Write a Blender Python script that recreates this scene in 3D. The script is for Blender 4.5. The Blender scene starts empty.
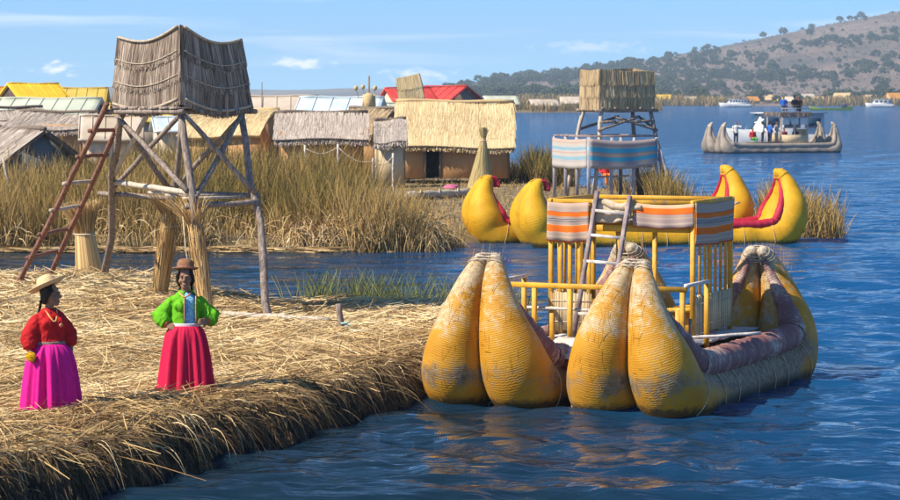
import bpy, bmesh, math, random
import numpy as np
from mathutils import Vector, Matrix
random.seed(7)
RNG = np.random.default_rng(7)
R = math.radians
scene = bpy.context.scene
C = scene.collection

# ------------------------------------------------------------------ camera
FPX, CAMH, PITCH = 2600.0, 4.1, math.atan(152 / 2600)
cam_d = bpy.data.cameras.new('camera')
cam = bpy.data.objects.new('camera', cam_d); C.objects.link(cam)
cam.location = (0, 0, CAMH)
cam.rotation_euler = (math.pi / 2 - PITCH, 0, 0)
cam_d.sensor_width = 36; cam_d.lens = FPX / 900 * 36
cam_d.clip_start = 0.5; cam_d.clip_end = 30000
cam_d.dof.use_dof = True; cam_d.dof.focus_distance = 34; cam_d.dof.aperture_fstop = 8
scene.camera = cam

# ------------------------------------------------------------------ sky, sun, exposure
SUN_AZ = math.atan2(-0.905, -0.42); SUN_EL = R(44)
world = bpy.data.worlds.new('World'); scene.world = world; world.use_nodes = True
def build_world():
    nt = world.node_tree; nt.nodes.clear(); N = nt.nodes.new; L = nt.links.new
    sky = N('ShaderNodeTexSky'); sky.sky_type = 'NISHITA'; sky.sun_disc = False
    sky.sun_elevation = SUN_EL; sky.sun_rotation = SUN_AZ % (2 * math.pi)
    sky.altitude = 3800; sky.air_density = 1.0; sky.dust_density = 0.15; sky.ozone_density = 2.5
    tc = N('ShaderNodeTexCoord')
    lift = N('ShaderNodeVectorMath'); lift.operation = 'ADD'; lift.inputs[1].default_value = (0, 0, .05); L(tc.outputs['Generated'], lift.inputs[0])
    nrm = N('ShaderNodeVectorMath'); nrm.operation = 'NORMALIZE'; L(lift.outputs[0], nrm.inputs[0]); L(nrm.outputs[0], sky.inputs['Vector'])
    # thin high cloud streaks everywhere
    mp = N('ShaderNodeMapping'); mp.inputs['Scale'].default_value = (5, 5, 75)
    L(tc.outputs['Generated'], mp.inputs['Vector'])
    nz = N('ShaderNodeTexNoise'); nz.inputs['Scale'].default_value = 1.5; nz.inputs['Detail'].default_value = 7
    nz.inputs['Roughness'].default_value = 0.55; nz.inputs['Distortion'].default_value = 0.6
    L(mp.outputs[0], nz.inputs['Vector'])
    rp = N('ShaderNodeMapRange'); rp.inputs[1].default_value = 0.5; rp.inputs[2].default_value = 0.82; rp.inputs[4].default_value = 0.5
    L(nz.outputs['Fac'], rp.inputs[0])
    # small fair weather cumulus low over the horizon
    mp2 = N('ShaderNodeMapping'); mp2.inputs['Scale'].default_value = (130, 130, 260)
    L(tc.outputs['Generated'], mp2.inputs['Vector'])
    nz2 = N('ShaderNodeTexNoise'); nz2.inputs['Scale'].default_value = 1.6; nz2.inputs['Detail'].default_value = 6
    L(mp2.outputs[0], nz2.inputs['Vector'])
    prev = rp.outputs[0]
    def cumulus(ax, el, sx, sz, amt):
        nonlocal prev
        ca, sa = math.cos(ax), math.sin(ax)
        m = N('ShaderNodeMapping'); m.vector_type = 'TEXTURE'
        m.inputs['Location'].default_value = (sa * math.cos(el), ca * math.cos(el), math.sin(el))
        m.inputs['Rotation'].default_value = (0, 0, -ax)
        m.inputs['Scale'].default_value = (sx, sx, sz)
        L(tc.outputs['Generated'], m.inputs['Vector'])
        ln = N('ShaderNodeVectorMath'); ln.operation = 'LENGTH'; L(m.outputs[0], ln.inputs[0])
        inv = N('ShaderNodeMath'); inv.operation = 'SUBTRACT'; inv.inputs[0].default_value = 1.0; L(ln.outputs['Value'], inv.inputs[1])
        ad = N('ShaderNodeMath'); ad.operation = 'ADD'; L(inv.outputs[0], ad.inputs[0])
        s2 = N('ShaderNodeMath'); s2.operation = 'MULTIPLY_ADD'; s2.inputs[1].default_value = 2.4; s2.inputs[2].default_value = -1.45
        L(nz2.outputs['Fac'], s2.inputs[0]); L(s2.outputs[0], ad.inputs[1])
        mr = N('ShaderNodeMapRange'); mr.inputs[1].default_value = 0.0; mr.inputs[2].default_value = 0.75; mr.inputs[4].default_value = amt
        L(ad.outputs[0], mr.inputs[0])
        mx = N('ShaderNodeMath'); mx.operation = 'MAXIMUM'; L(prev, mx.inputs[0]); L(mr.outputs[0], mx.inputs[1]); prev = mx.outputs[0]
    for (px, py, sx, sz, a) in ((60, 69, .011, .0045, 1), (300, 63, .018, .0036, .9), (418, 75, .018, .004, .75), (-6, 71, .006, .003, .6),
                                (-350, 60, .02, .006, 1), (1300, 62, .02, .006, .9), (595, 47, .03, .0035, .4)):
        cumulus(math.atan((px - 450) / FPX), math.atan((98 - py) / FPX), sx, sz, a)
    hs = N('ShaderNodeHueSaturation'); hs.inputs['Saturation'].default_value = 1.35; hs.inputs['Hue'].default_value = 0.50
    L(sky.outputs[0], hs.inputs['Color'])
    mix = N('ShaderNodeMix'); mix.data_type = 'RGBA'; mix.inputs[7].default_value = (8.5, 8.6, 8.8, 1)
    L(prev, mix.inputs[0]); L(hs.outputs[0], mix.inputs[6])
    bg = N('ShaderNodeBackground'); bg.inputs['Strength'].default_value = 0.118
    L(mix.outputs[2], bg.inputs['Color'])
    out = N('ShaderNodeOutputWorld'); L(bg.outputs[0], out.inputs['Surface'])
build_world()
sun_d = bpy.data.lights.new('sun', 'SUN'); sun_d.energy = 5.0; sun_d.angle = R(0.53); sun_d.color = (1, 0.89, 0.71)
sun = bpy.data.objects.new('sun', sun_d); C.objects.link(sun)
to_sun = Vector((math.sin(SUN_AZ) * math.cos(SUN_EL), math.cos(SUN_AZ) * math.cos(SUN_EL), math.sin(SUN_EL)))
sun.rotation_euler = (-to_sun).to_track_quat('-Z', 'Y').to_euler()
scene.view_settings.view_transform = 'Standard'; scene.view_settings.look = 'None'
scene.view_settings.exposure = 0.72; scene.view_settings.gamma = 1; scene.view_settings.use_curve_mapping = False

# ------------------------------------------------------------------ geometry helpers
def W(px, py, z=0.0):
    "point of the plane at height z that lies at reference pixel (px, py)"
    x = (px - 450) / FPX; y = (250 - py) / FPX
    cp, sp = math.cos(PITCH), math.sin(PITCH)
    d = Vector((x, cp + y * sp, -sp + y * cp))
    t = (z - CAMH) / d.z
    return Vector((d.x * t, d.y * t, z))
def WD(px, py, Y):
    x = (px - 450) / FPX; y = (250 - py) / FPX
    cp, sp = math.cos(PITCH), math.sin(PITCH)
    d = Vector((x, cp + y * sp, -sp + y * cp)); t = Y / d.y
    return Vector((d.x * t, Y, CAMH + d.z * t))

class MB:
    def __init__(s): s.v = []; s.q = []; s.t = []; s.uv = []; s.r = []; s.tt = []; s.n = 0
    def add(s, v, f, uv=None, r=0.5, t=0.5):
        v = np.asarray(v, dtype=np.float64).reshape(-1, 3); k = len(v)
        s.v.append(v)
        s.uv.append(np.zeros((k, 2)) if uv is None else np.asarray(uv, float).reshape(-1, 2))
        s.r.append(np.broadcast_to(np.asarray(r, float), (k,)).copy()); s.tt.append(np.broadcast_to(np.asarray(t, float), (k,)).copy())
        if isinstance(f, np.ndarray):
            (s.q if f.shape[1] == 4 else s.t).append(f + s.n)
        else:
            q = [a for a in f if len(a) == 4]; tr = []
            for a in f:
                if len(a) == 3: tr.append(a)
                elif len(a) > 4:
                    for i in range(1, len(a) - 1): tr.append((a[0], a[i], a[i + 1]))
            if q: s.q.append(np.array(q, int) + s.n)
            if tr: s.t.append(np.array(tr, int) + s.n)
        s.n += k
        return s
    def box(s, c, size, rz=0, r=0.5):
        c = np.array(c, float); h = np.array(size, float) / 2
        v = np.array([[x, y, z] for x in (-1, 1) for y in (-1, 1) for z in (-1, 1)]) * h
        ca, sa = math.cos(rz), math.sin(rz)
        v = np.stack([v[:, 0] * ca - v[:, 1] * sa, v[:, 0] * sa + v[:, 1] * ca, v[:, 2]], 1) + c
        return s.add(v, [(0, 1, 3, 2), (4, 6, 7, 5), (0, 4, 5, 1), (2, 3, 7, 6), (0, 2, 6, 4), (1, 5, 7, 3)], r=r)
    def beam(s, p0, p1, w, h, up=(0, 0, 1), ch=0.12, r=0.5):
        p0 = Vector(p0); p1 = Vector(p1); d = (p1 - p0).normalized(); up = Vector(up)
        if abs(d.dot(up)) > 0.99: up = Vector((0, 1, 0))
        a = d.cross(up).normalized(); b = a.cross(d).normalized()
        k = min(w, h) * ch; W2, H2 = w / 2, h / 2
        prof = [(-W2 + k, -H2), (W2 - k, -H2), (W2, -H2 + k), (W2, H2 - k), (W2 - k, H2), (-W2 + k, H2), (-W2, H2 - k), (-W2, -H2 + k)]
        v = [p + a * x + b * y for p in (p0, p1) for x, y in prof]
        f = [(i, (i + 1) % 8, 8 + (i + 1) % 8, 8 + i) for i in range(8)] + [tuple(range(7, -1, -1)), tuple(range(8, 16))]
        return s.add([tuple(q) for q in v], f, r=r)
    def sweep(s, pts, rad, n=10, cap=True, flat=1.0, r=0.5, updir=None, uvscale=1.0):
        P = np.asarray([tuple(p) for p in pts], float); m = len(P)
        rad = np.broadcast_to(np.asarray(rad, float), (m,))
        T = np.gradient(P, axis=0); T /= np.linalg.norm(T, axis=1)[:, None] + 1e-12
        up = np.array(updir if updir is not None else (0, 0, 1), float)
        if abs(T[0] @ up) > 0.95: up = np.array((0, 1.0, 0))
        a = np.cross(T[0], up); a /= np.linalg.norm(a)
        A = []
        for i in range(m):
            a = a - T[i] * (a @ T[i]); a /= np.linalg.norm(a); A.append(a)
        A = np.array(A); B = np.cross(A, T)
        th = np.linspace(0, 2 * math.pi, n, endpoint=False)
        v = P[:, None, :] + rad[:, None, None] * (np.cos(th)[None, :, None] * A[:, None, :] + flat * np.sin(th)[None, :, None] * B[:, None, :])
        arc = np.concatenate([[0], np.cumsum(np.linalg.norm(np.diff(P, axis=0), axis=1))])
        uv = np.stack([np.repeat(arc, n) * uvscale, np.tile(np.abs(th / math.pi - 1), m)], 1)
        i = np.arange(m - 1)[:, None] * n; j = np.arange(n)[None, :]; j2 = (j + 1) % n
        f = np.stack([i + j, i + j2, i + n + j2, i + n + j], -1).reshape(-1, 4)
        s.add(v.reshape(-1, 3), f, uv=uv, r=r)
        if cap:
            o = s.n - m * n
            for k, base in ((0, o), (1, o + (m - 1) * n)):
                c = P[0] if k == 0 else P[-1]
                s.add([c], [], uv=[(arc[0 if k == 0 else -1], 0.5)], r=r)
                ci = s.n - 1
                ring = base + np.arange(n); rr = np.roll(ring, -1)
                tri = np.stack([np.full(n, ci), rr, ring] if k == 0 else [np.full(n, ci), ring, rr], 1)
                s.t.append(tri)
        return s
    def pole(s, p0, p1, r0, r1=None, n=8, crook=0.13, segs=6, r=0.5):
        r1 = r0 if r1 is None else r1
        p0 = np.array(tuple(p0)); p1 = np.array(tuple(p1)); t = np.linspace(0, 1, segs + 1)
        P = p0 + (p1 - p0) * t[:, None]
        off = RNG.normal(0, 1, (segs + 1, 3)) * crook * max(r0, r1); off[0] *= .3; off[-1] *= .3
        rad = (r0 + (r1 - r0) * t) * RNG.uniform(.92, 1.08, segs + 1)
        return s.sweep(P + off, rad, n, r=r)
    def ell(s, c, rad, n=14, m=9, rot=None, r=0.5):
        th = np.linspace(0, 2 * math.pi, n, endpoint=False); ph = np.linspace(0, math.pi, m)
        v = np.stack([np.outer(np.sin(ph), np.cos(th)), np.outer(np.sin(ph), np.sin(th)), np.outer(np.cos(ph), np.ones(n))], -1).reshape(-1, 3) * np.array(rad)
        if rot is not None: v = v @ np.array(rot.to_3x3()).T
        v = v + np.array(tuple(c))
        i = np.arange(m - 1)[:, None] * n; j = np.arange(n)[None, :]; j2 = (j + 1) % n
        f = np.stack([i + j, i + n + j, i + n + j2, i + j2], -1).reshape(-1, 4)
        return s.add(v, f, r=r)
    def lathe(s, prof, n=24, c=(0, 0, 0), fx=1, fy=1, fold=None, r=0.5):
        th = np.linspace(0, 2 * math.pi, n, endpoint=False); V = []
        for k, (rr, z) in enumerate(prof):
            q = np.ones(n) if fold is None else fold(th, k)
            V.append(np.stack([rr * q * np.cos(th) * fx + c[0], rr * q * np.sin(th) * fy + c[1], np.full(n, z + c[2])], 1))
        m = len(prof); i = np.arange(m - 1)[:, None] * n; j = np.arange(n)[None, :]; j2 = (j + 1) % n
        f = np.stack([i + j, i + j2, i + n + j2, i + n + j], -1).reshape(-1, 4)
        uv = np.stack([np.tile(th / (2 * math.pi), m), np.repeat(np.arange(m) / (m - 1), n)], 1)
        return s.add(np.concatenate(V), f, uv=uv, r=r)
    def sheet(s, p00, p10, p11, p01, nu=12, nv=6, th=0.012, wave=0.0, wn=3.0, sag=0.0, ph=0.0):
        "a thin two-sided cloth or mat, uv v runs from the lower edge (0) to the upper (1)"
        a, b, c, d = (np.array(tuple(p), float) for p in (p00, p10, p11, p01))
        U, V = np.meshgrid(np.linspace(0, 1, nu + 1), np.linspace(0, 1, nv + 1)); U = U.ravel()[:, None]; V = V.ravel()[:, None]
        P = a * (1 - U) * (1 - V) + b * U * (1 - V) + c * U * V + d * (1 - U) * V
        nrm = np.cross(b - a, d - a); nrm /= np.linalg.norm(nrm)
        P = P + nrm * wave * (np.sin(U * wn * 6.28 + ph + V * 1.3) * (1.1 - V)) - np.array([0, 0, 1]) * sag * np.sin(U * math.pi) 
        k = (nu + 1) * (nv + 1)
        v = np.concatenate([P + nrm * th / 2, P - nrm * th / 2]); uv = np.concatenate([np.hstack([U, V])] * 2)
        i = (np.arange(nv)[:, None] * (nu + 1) + np.arange(nu)[None, :]).ravel()
        f1 = np.stack([i, i + 1, i + nu + 2, i + nu + 1], 1); f2 = f1[:, ::-1] + k
        edge = list(range(nu + 1)) + [nu + (nu + 1) * j for j in range(1, nv + 1)] + [(nu + 1) * nv + j for j in range(nu - 1, -1, -1)] + [(nu + 1) * j for j in range(nv - 1, 0, -1)]
        e = np.array(edge); e2 = np.roll(e, -1)
        f3 = np.stack([e2, e, e + k, e2 + k], 1)
        return s.add(v, np.concatenate([f1, f2, f3]), uv=uv)
    def strands(s, base, dirs, ln, wd, bend=None, segs=2, taper=0.7, rnd=None, side=None):
        N = len(base)
        if N == 0: return s
        base = np.asarray(base, float); dirs = np.asarray(dirs, float); dirs = dirs / (np.linalg.norm(dirs, axis=1)[:, None] + 1e-9)
        ln = np.broadcast_to(np.asarray(ln, float), (N,)); wd = np.broadcast_to(np.asarray(wd, float), (N,))
        if side is None:
            rv = RNG.normal(0, 1, (N, 3)); side = np.cross(dirs, rv)
        side = side / (np.linalg.norm(side, axis=1)[:, None] + 1e-9)
        if bend is None: bend = np.zeros((N, 3))
        t = np.linspace(0, 1, segs + 1)
        P = base[:, None, :] + dirs[:, None, :] * (ln[:, None] * t)[:, :, None] + bend[:, None, :] * (ln[:, None] * t ** 2)[:, :, None]
        w = wd[:, None] * (1 - taper * t ** 1.5)
        v = np.stack([P - side[:, None, :] * w[:, :, None] / 2, P + side[:, None, :] * w[:, :, None] / 2], 2).reshape(-1, 3)
        k = (segs + 1) * 2
        b = np.arange(N)[:, None] * k; i = np.arange(segs)[None, :] * 2
        f = np.stack([b + i, b + i + 1, b + i + 3, b + i + 2], -1).reshape(-1, 4)
        rnd = RNG.random(N) if rnd is None else rnd
        return s.add(v, f, r=np.repeat(rnd, k), t=np.tile(np.repeat(t, 2), N))
    def mesh(s, name, M=None):
        v = np.concatenate(s.v); uv = np.concatenate(s.uv)
        if M is not None:
            m = np.array(M); v = v @ m[:3, :3].T + m[:3, 3]
        q = np.concatenate(s.q) if s.q else np.zeros((0, 4), int); t = np.concatenate(s.t) if s.t else np.zeros((0, 3), int)
        me = bpy.data.meshes.new(name)
        me.vertices.add(len(v)); me.vertices.foreach_set('co', v.astype(np.float32).ravel())
        nl = q.size + t.size; me.loops.add(nl)
        li = np.concatenate([q.ravel(), t.ravel()]).astype(np.int32); me.loops.foreach_set('vertex_index', li)
        me.polygons.add(len(q) + len(t))
        ls = np.concatenate([np.arange(len(q)) * 4, q.size + np.arange(len(t)) * 3]).astype(np.int32)
        me.polygons.foreach_set('loop_start', ls)
        ul = me.uv_layers.new(name='UVMap'); ul.data.foreach_set('uv', uv[li].astype(np.float32).ravel())
        for nm, a in (('rnd', s.r), ('tt', s.tt)):
            at = me.attributes.new(nm, 'FLOAT', 'POINT'); at.data.foreach_set('value', np.concatenate(a).astype(np.float32))
        me.update(calc_edges=True); me.validate()
        return me
    def build(s, name, mat, parent=None, smooth=False, world=False):
        M = None
        if world and parent is not None:
            p = parent
            while p.parent: p = p.parent
            M = (Matrix.Translation(p.location) @ Matrix.Rotation(p.rotation_euler.z, 4, 'Z')).inverted()
        me = s.mesh(name, M)
        if smooth: me.polygons.foreach_set('use_smooth', np.ones(len(me.polygons), bool))
        me.materials.append(mat)
        o = bpy.data.objects.new(name, me); C.objects.link(o)
        if parent is not None: o.parent = parent
        return o
def thing(name, label, cat, loc=(0, 0, 0), rotz=0, group=None):
    o = bpy.data.objects.new(name, None); C.objects.link(o); o.empty_display_size = .2
    o.location = loc; o.rotation_euler = (0, 0, rotz); o['label'] = label; o['category'] = cat
    if group: o['group'] = group
    return o
def tag(o, label, cat, group=None):
    o['label'] = label; o['category'] = cat
    if group: o['group'] = group
    return o
def kind(o, k, label=None):
    o['kind'] = k
    if label: o['label'] = label
    return o
def copy_tree(o, parent=None):
    c = o.copy(); C.objects.link(c); c.parent = parent
    for ch in list(o.children): copy_tree(ch, c)
    return c
def remesh(o, vox, smooth_it=2):
    m = o.modifiers.new('r', 'REMESH'); m.mode = 'VOXEL'; m.voxel_size = vox; m.use_smooth_shade = True
    s = o.modifiers.new('s', 'SMOOTH'); s.iterations = smooth_it; s.factor = 0.5
    dg = bpy.context.evaluated_depsgraph_get(); me = bpy.data.meshes.new_from_object(o.evaluated_get(dg))
    o.modifiers.clear(); old = o.data; mat = old.materials[0]; o.data = me; bpy.data.meshes.remove(old)
    me.materials.clear(); me.materials.append(mat)
    me.polygons.foreach_set('use_smooth', np.ones(len(me.polygons), bool))
    return o
# numpy value noise
_G = RNG.random((256, 256))
def vnoise(x, y):
    x = np.asarray(x, float); y = np.asarray(y, float)
    xi = np.floor(x).astype(int); yi = np.floor(y).astype(int); fx = x - xi; fy = y - yi
    fx = fx * fx * (3 - 2 * fx); fy = fy * fy * (3 - 2 * fy)
    g = lambda a, b: _G[a % 256, b % 256]
    return (g(xi, yi) * (1 - fx) + g(xi + 1, yi) * fx) * (1 - fy) + (g(xi, yi + 1) * (1 - fx) + g(xi + 1, yi + 1) * fx) * fy
def fbm(x, y, o=4):
    s = 0; a = .5
    for k in range(o): s = s + a * vnoise(np.asarray(x) * 2 ** k + 17 * k, np.asarray(y) * 2 ** k + 31 * k); a *= .5
    return s / (1 - .5 ** o)
def poly_dist(poly, x, y):
    "signed distance to a polygon, positive inside"
    x = np.asarray(x, float); y = np.asarray(y, float)
    d = np.full(x.shape, 1e9); ins = np.zeros(x.shape, bool); n = len(poly)
    for i in range(n):
        ax, ay = poly[i]; bx, by = poly[(i + 1) % n]
        ex, ey = bx - ax, by - ay; t = np.clip(((x - ax) * ex + (y - ay) * ey) / (ex * ex + ey * ey), 0, 1)
        d = np.minimum(d, np.hypot(x - ax - t * ex, y - ay - t * ey))
        cr = ((ay > y) != (by > y)) & (x < (bx - ax) * (y - ay) / ((by - ay) if by != ay else 1e-9) + ax)
        ins ^= cr
    return np.where(ins, d, -d)
def sstep(a, b, x):
    t = np.clip((x - a) / (b - a), 0, 1); return t * t * (3 - 2 * t)

# ------------------------------------------------------------------ materials
def new_mat(name):
    m = bpy.data.materials.new(name); m.use_nodes = True; nt = m.node_tree
    b = nt.nodes['Principled BSDF']; return m, nt, b
def ramp(nt, stops, inter='LINEAR'):
    r = nt.nodes.new('ShaderNodeValToRGB'); e = r.color_ramp.elements; r.color_ramp.interpolation = inter
    e[0].position = stops[0][0]; e[0].color = (*stops[0][1], 1)
    while len(e) > 1 and len(stops) == 1: break
    e[1].position = stops[1][0]; e[1].color = (*stops[1][1], 1)
    for p, c in stops[2:]:
        q = e.new(p); q.color = (*c, 1)
    return r
def noise_node(nt, scale, vec=None, detail=4, mapscale=None, coord='Object'):
    n = nt.nodes.new('ShaderNodeTexNoise'); n.inputs['Scale'].default_value = scale; n.inputs['Detail'].default_value = detail
    if vec is None:
        tc = nt.nodes.new('ShaderNodeTexCoord'); vec = tc.outputs[coord]
    if mapscale:
        mp = nt.nodes.new('ShaderNodeMapping'); mp.inputs['Scale'].default_value = mapscale; nt.links.new(vec, mp.inputs[0]); vec = mp.outputs[0]
    nt.links.new(vec, n.inputs['Vector']); return n
def bump(nt, b, src, strength=0.3, dist=0.01):
    bp = nt.nodes.new('ShaderNodeBump'); bp.inputs['Strength'].default_value = strength; bp.inputs['Distance'].default_value = dist
    nt.links.new(src, bp.inputs['Height']); nt.links.new(bp.outputs[0], b.inputs['Normal'])
def m_noise(name, c0, c1, scale=6, rough=0.8, ms=None, bs=0.3, bd=0.01, detail=5, spec=0.3, lo=.35, hi=.65, coord='Object'):
    m, nt, b = new_mat(name); n = noise_node(nt, scale, mapscale=ms, detail=detail, coord=coord)
    r = ramp(nt, [(lo, c0), (hi, c1)]); nt.links.new(n.outputs['Fac'], r.inputs[0]); nt.links.new(r.outputs[0], b.inputs['Base Color'])
    b.inputs['Roughness'].default_value = rough; b.inputs['Specular IOR Level'].default_value = spec
    if bs: bump(nt, b, n.outputs['Fac'], bs, bd)
    return m
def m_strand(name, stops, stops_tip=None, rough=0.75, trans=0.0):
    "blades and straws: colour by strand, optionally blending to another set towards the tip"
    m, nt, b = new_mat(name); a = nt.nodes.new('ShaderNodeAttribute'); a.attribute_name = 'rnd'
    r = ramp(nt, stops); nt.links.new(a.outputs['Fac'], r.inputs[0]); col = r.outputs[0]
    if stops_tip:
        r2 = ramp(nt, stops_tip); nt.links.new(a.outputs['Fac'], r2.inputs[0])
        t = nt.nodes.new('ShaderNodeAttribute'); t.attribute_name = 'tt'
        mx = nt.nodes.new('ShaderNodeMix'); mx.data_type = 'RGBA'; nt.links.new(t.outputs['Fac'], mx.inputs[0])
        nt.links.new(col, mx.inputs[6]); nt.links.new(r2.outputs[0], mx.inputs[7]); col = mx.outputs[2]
    nt.links.new(col, b.inputs['Base Color'])
    b.inputs['Roughness'].default_value = rough; b.inputs['Specular IOR Level'].default_value = 0.25
    return m
def m_stripes(name, stops, weave=220, rough=0.9, fade=None):
    "woven cloth, stripes along uv v, constant steps"
    m, nt, b = new_mat(name); tc = nt.nodes.new('ShaderNodeTexCoord')
    sp = nt.nodes.new('ShaderNodeSeparateXYZ'); nt.links.new(tc.outputs['UV'], sp.inputs[0])
    nz = noise_node(nt, 5, vec=tc.outputs['UV'], detail=3)
    ma = nt.nodes.new('ShaderNodeMath'); ma.operation = 'MULTIPLY_ADD'; ma.inputs[1].default_value = 0.06; nt.links.new(nz.outputs['Fac'], ma.inputs[0]); nt.links.new(sp.outputs['Y'], ma.inputs[2])
    r = ramp(nt, stops, 'CONSTANT'); nt.links.new(ma.outputs[0], r.inputs[0])
    n2 = noise_node(nt, 60, vec=tc.outputs['UV'], detail=3, mapscale=(3, 1, 1))
    mx = nt.nodes.new('ShaderNodeMix'); mx.data_type = 'RGBA'; mx.blend_type = 'MULTIPLY'; mx.inputs[0].default_value = 0.55
    r2 = ramp(nt, [(.3, (.45, .45, .46)), (.7, (1.12, 1.1, 1.08))]); nt.links.new(n2.outputs['Fac'], r2.inputs[0])
    nt.links.new(r.outputs[0], mx.inputs[6]); nt.links.new(r2.outputs[0], mx.inputs[7]); nt.links.new(mx.outputs[2], b.inputs['Base Color'])
    b.inputs['Roughness'].default_value = rough; b.inputs['Specular IOR Level'].default_value = 0.15
    bump(nt, b, n2.outputs['Fac'], 0.3, 0.004)
    return m
def m_bundle(name, paint, paint2, bare, bare2, cover, keyed=None, ring=85, stain=True):
    """bound reed bundle: rope rings along uv.x, reeds along the bundle, paint worn off in patches.
    keyed=(y0,y1): paint fades out along the object's y axis between y0 and y1"""
    m, nt, b = new_mat(name); L = nt.links.new; tc = nt.nodes.new('ShaderNodeTexCoord')
    n1 = noise_node(nt, 2.2, vec=tc.outputs['Object'], detail=6); n2 = noise_node(nt, 14, vec=tc.outputs['Object'], detail=5)
    nr = noise_node(nt, 1.0, vec=tc.outputs['UV'], detail=2, mapscale=(3, 150, 1))
    ring_n = nt.nodes.new('ShaderNodeTexWave'); ring_n.wave_type = 'BANDS'; ring_n.bands_direction = 'X'; ring_n.inputs['Scale'].default_value = ring / 6.28
    ring_n.inputs['Distortion'].default_value = 4.0; ring_n.inputs['Detail'].default_value = 2; ring_n.inputs['Detail Scale'].default_value = 2.5
    mpw = nt.nodes.new('ShaderNodeMapping'); mpw.inputs['Scale'].default_value = (1, 1.2, 1); L(tc.outputs['UV'], mpw.inputs[0]); L(mpw.outputs[0], ring_n.inputs['Vector'])
    pc = ramp(nt, [(.3, paint), (.7, paint2)]); L(n1.outputs['Fac'], pc.inputs[0])
    bc = ramp(nt, [(.3, bare), (.7, bare2)]); L(n2.outputs['Fac'], bc.inputs[0]); bcol = bc.outputs[0]
    # wear factor
    a1 = nt.nodes.new('ShaderNodeMath'); a1.operation = 'MULTIPLY_ADD'; a1.inputs[1].default_value = 0.55; L(n2.outputs['Fac'], a1.inputs[0]); L(n1.outputs['Fac'], a1.inputs[2])
    a2 = nt.nodes.new('ShaderNodeMath'); a2.operation = 'MULTIPLY_ADD'; a2.inputs[1].default_value = 0.14; L(ring_n.outputs['Fac'], a2.inputs[0]); L(a1.outputs[0], a2.inputs[2])
    wear = a2.outputs[0]
    sp = nt.nodes.new('ShaderNodeSeparateXYZ'); L(tc.outputs['Object'], sp.inputs[0])
    if keyed:
        mr = nt.nodes.new('ShaderNodeMapRange'); mr.inputs[1].default_value = keyed[0]; mr.inputs[2].default_value = keyed[1]; mr.inputs[3].default_value = 0; mr.inputs[4].default_value = keyed[2]
        pk = nt.nodes.new('ShaderNodeMath'); pk.operation = 'PINGPONG'; pk.inputs[1].default_value = 3.5; L(sp.outputs['Y'], pk.inputs[0]); L(pk.outputs[0], mr.inputs[0])
        # bleached top of the prow
        mz = nt.nodes.new('ShaderNodeMapRange'); mz.inputs[1].default_value = .75; mz.inputs[2].default_value = 2.0; mz.inputs[4].default_value = 0.36; L(sp.outputs['Z'], mz.inputs[0])
        # scraped patch low on the prow
        sz = nt.nodes.new('ShaderNodeMath'); sz.operation = 'SUBTRACT'; sz.inputs[1].default_value = 0.43; L(sp.outputs['Z'], sz.inputs[0])
        ab = nt.nodes.new('ShaderNodeMath'); ab.operation = 'ABSOLUTE'; L(sz.outputs[0], ab.inputs[0])
        ms = nt.nodes.new('ShaderNodeMapRange'); ms.inputs[1].default_value = 0.0; ms.inputs[2].default_value = 0.26; ms.inputs[3].default_value = 0.24; ms.inputs[4].default_value = 0; L(ab.outputs[0], ms.inputs[0])
        lz = nt.nodes.new('ShaderNodeMapRange'); lz.inputs[1].default_value = .55; lz.inputs[2].default_value = 1.0; L(sp.outputs['Z'], lz.inputs[0])
        dk = ramp(nt, [(.35, (.13, .09, .06)), (.65, (.34, .24, .13))]); L(n2.outputs['Fac'], dk.inputs[0])
        bm_ = nt.nodes.new('ShaderNodeMix'); bm_.data_type = 'RGBA'; L(lz.outputs[0], bm_.inputs[0]); L(dk.outputs[0], bm_.inputs[6]); L(bc.outputs[0], bm_.inputs[7]); bcol = bm_.outputs[2]
        for q in (mr, mz, ms):
            ad = nt.nodes.new('ShaderNodeMath'); ad.operation = 'ADD'; L(wear, ad.inputs[0]); L(q.outputs[0], ad.inputs[1]); wear = ad.outputs[0]
    wr = nt.nodes.new('ShaderNodeMapRange'); wr.inputs[1].default_value = cover; wr.inputs[2].default_value = cover + 0.16; L(wear, wr.inputs[0])
    mx = nt.nodes.new('ShaderNodeMix'); mx.data_type = 'RGBA'; L(wr.outputs[0], mx.inputs[0]); L(pc.outputs[0], mx.inputs[6]); L(bcol, mx.inputs[7])
    col = mx.outputs[2]
    # dirt in the grooves between the rope rings and reeds
    dr = ramp(nt, [(.0, (.55, .5, .45)), (.45, (1, 1, 1))]); L(ring_n.outputs['Fac'], dr.inputs[0])
    m2 = nt.nodes.new('ShaderNodeMix'); m2.data_type = 'RGBA'; m2.blend_type = 'MULTIPLY'; m2.inputs[0].default_value = 0.35; L(col, m2.inputs[6]); L(dr.outputs[0], m2.inputs[7]); col = m2.outputs[2]
    if stain:   # wet, weedy line along the water
        zz = nt.nodes.new('ShaderNodeMath'); zz.operation = 'MULTIPLY_ADD'; zz.inputs[1].default_value = -0.16; L(n2.outputs['Fac'], zz.inputs[0]); L(sp.outputs['Z'], zz.inputs[2])
        sr = nt.nodes.new('ShaderNodeMapRange'); sr.inputs[1].default_value = -0.02; sr.inputs[2].default_value = 0.07; sr.inputs[3].default_value = 0.85; sr.inputs[4].default_value = 0; L(zz.outputs[0], sr.inputs[0])
        m3 = nt.nodes.new('ShaderNodeMix'); m3.data_type = 'RGBA'; L(sr.outputs[0], m3.inputs[0]); L(col, m3.inputs[6]); m3.inputs[7].default_value = (.03, .025, .015, 1); col = m3.outputs[2]
    L(col, b.inputs['Base Color']); b.inputs['Roughness'].default_value = 0.62; b.inputs['Specular IOR Level'].default_value = 0.3
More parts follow.
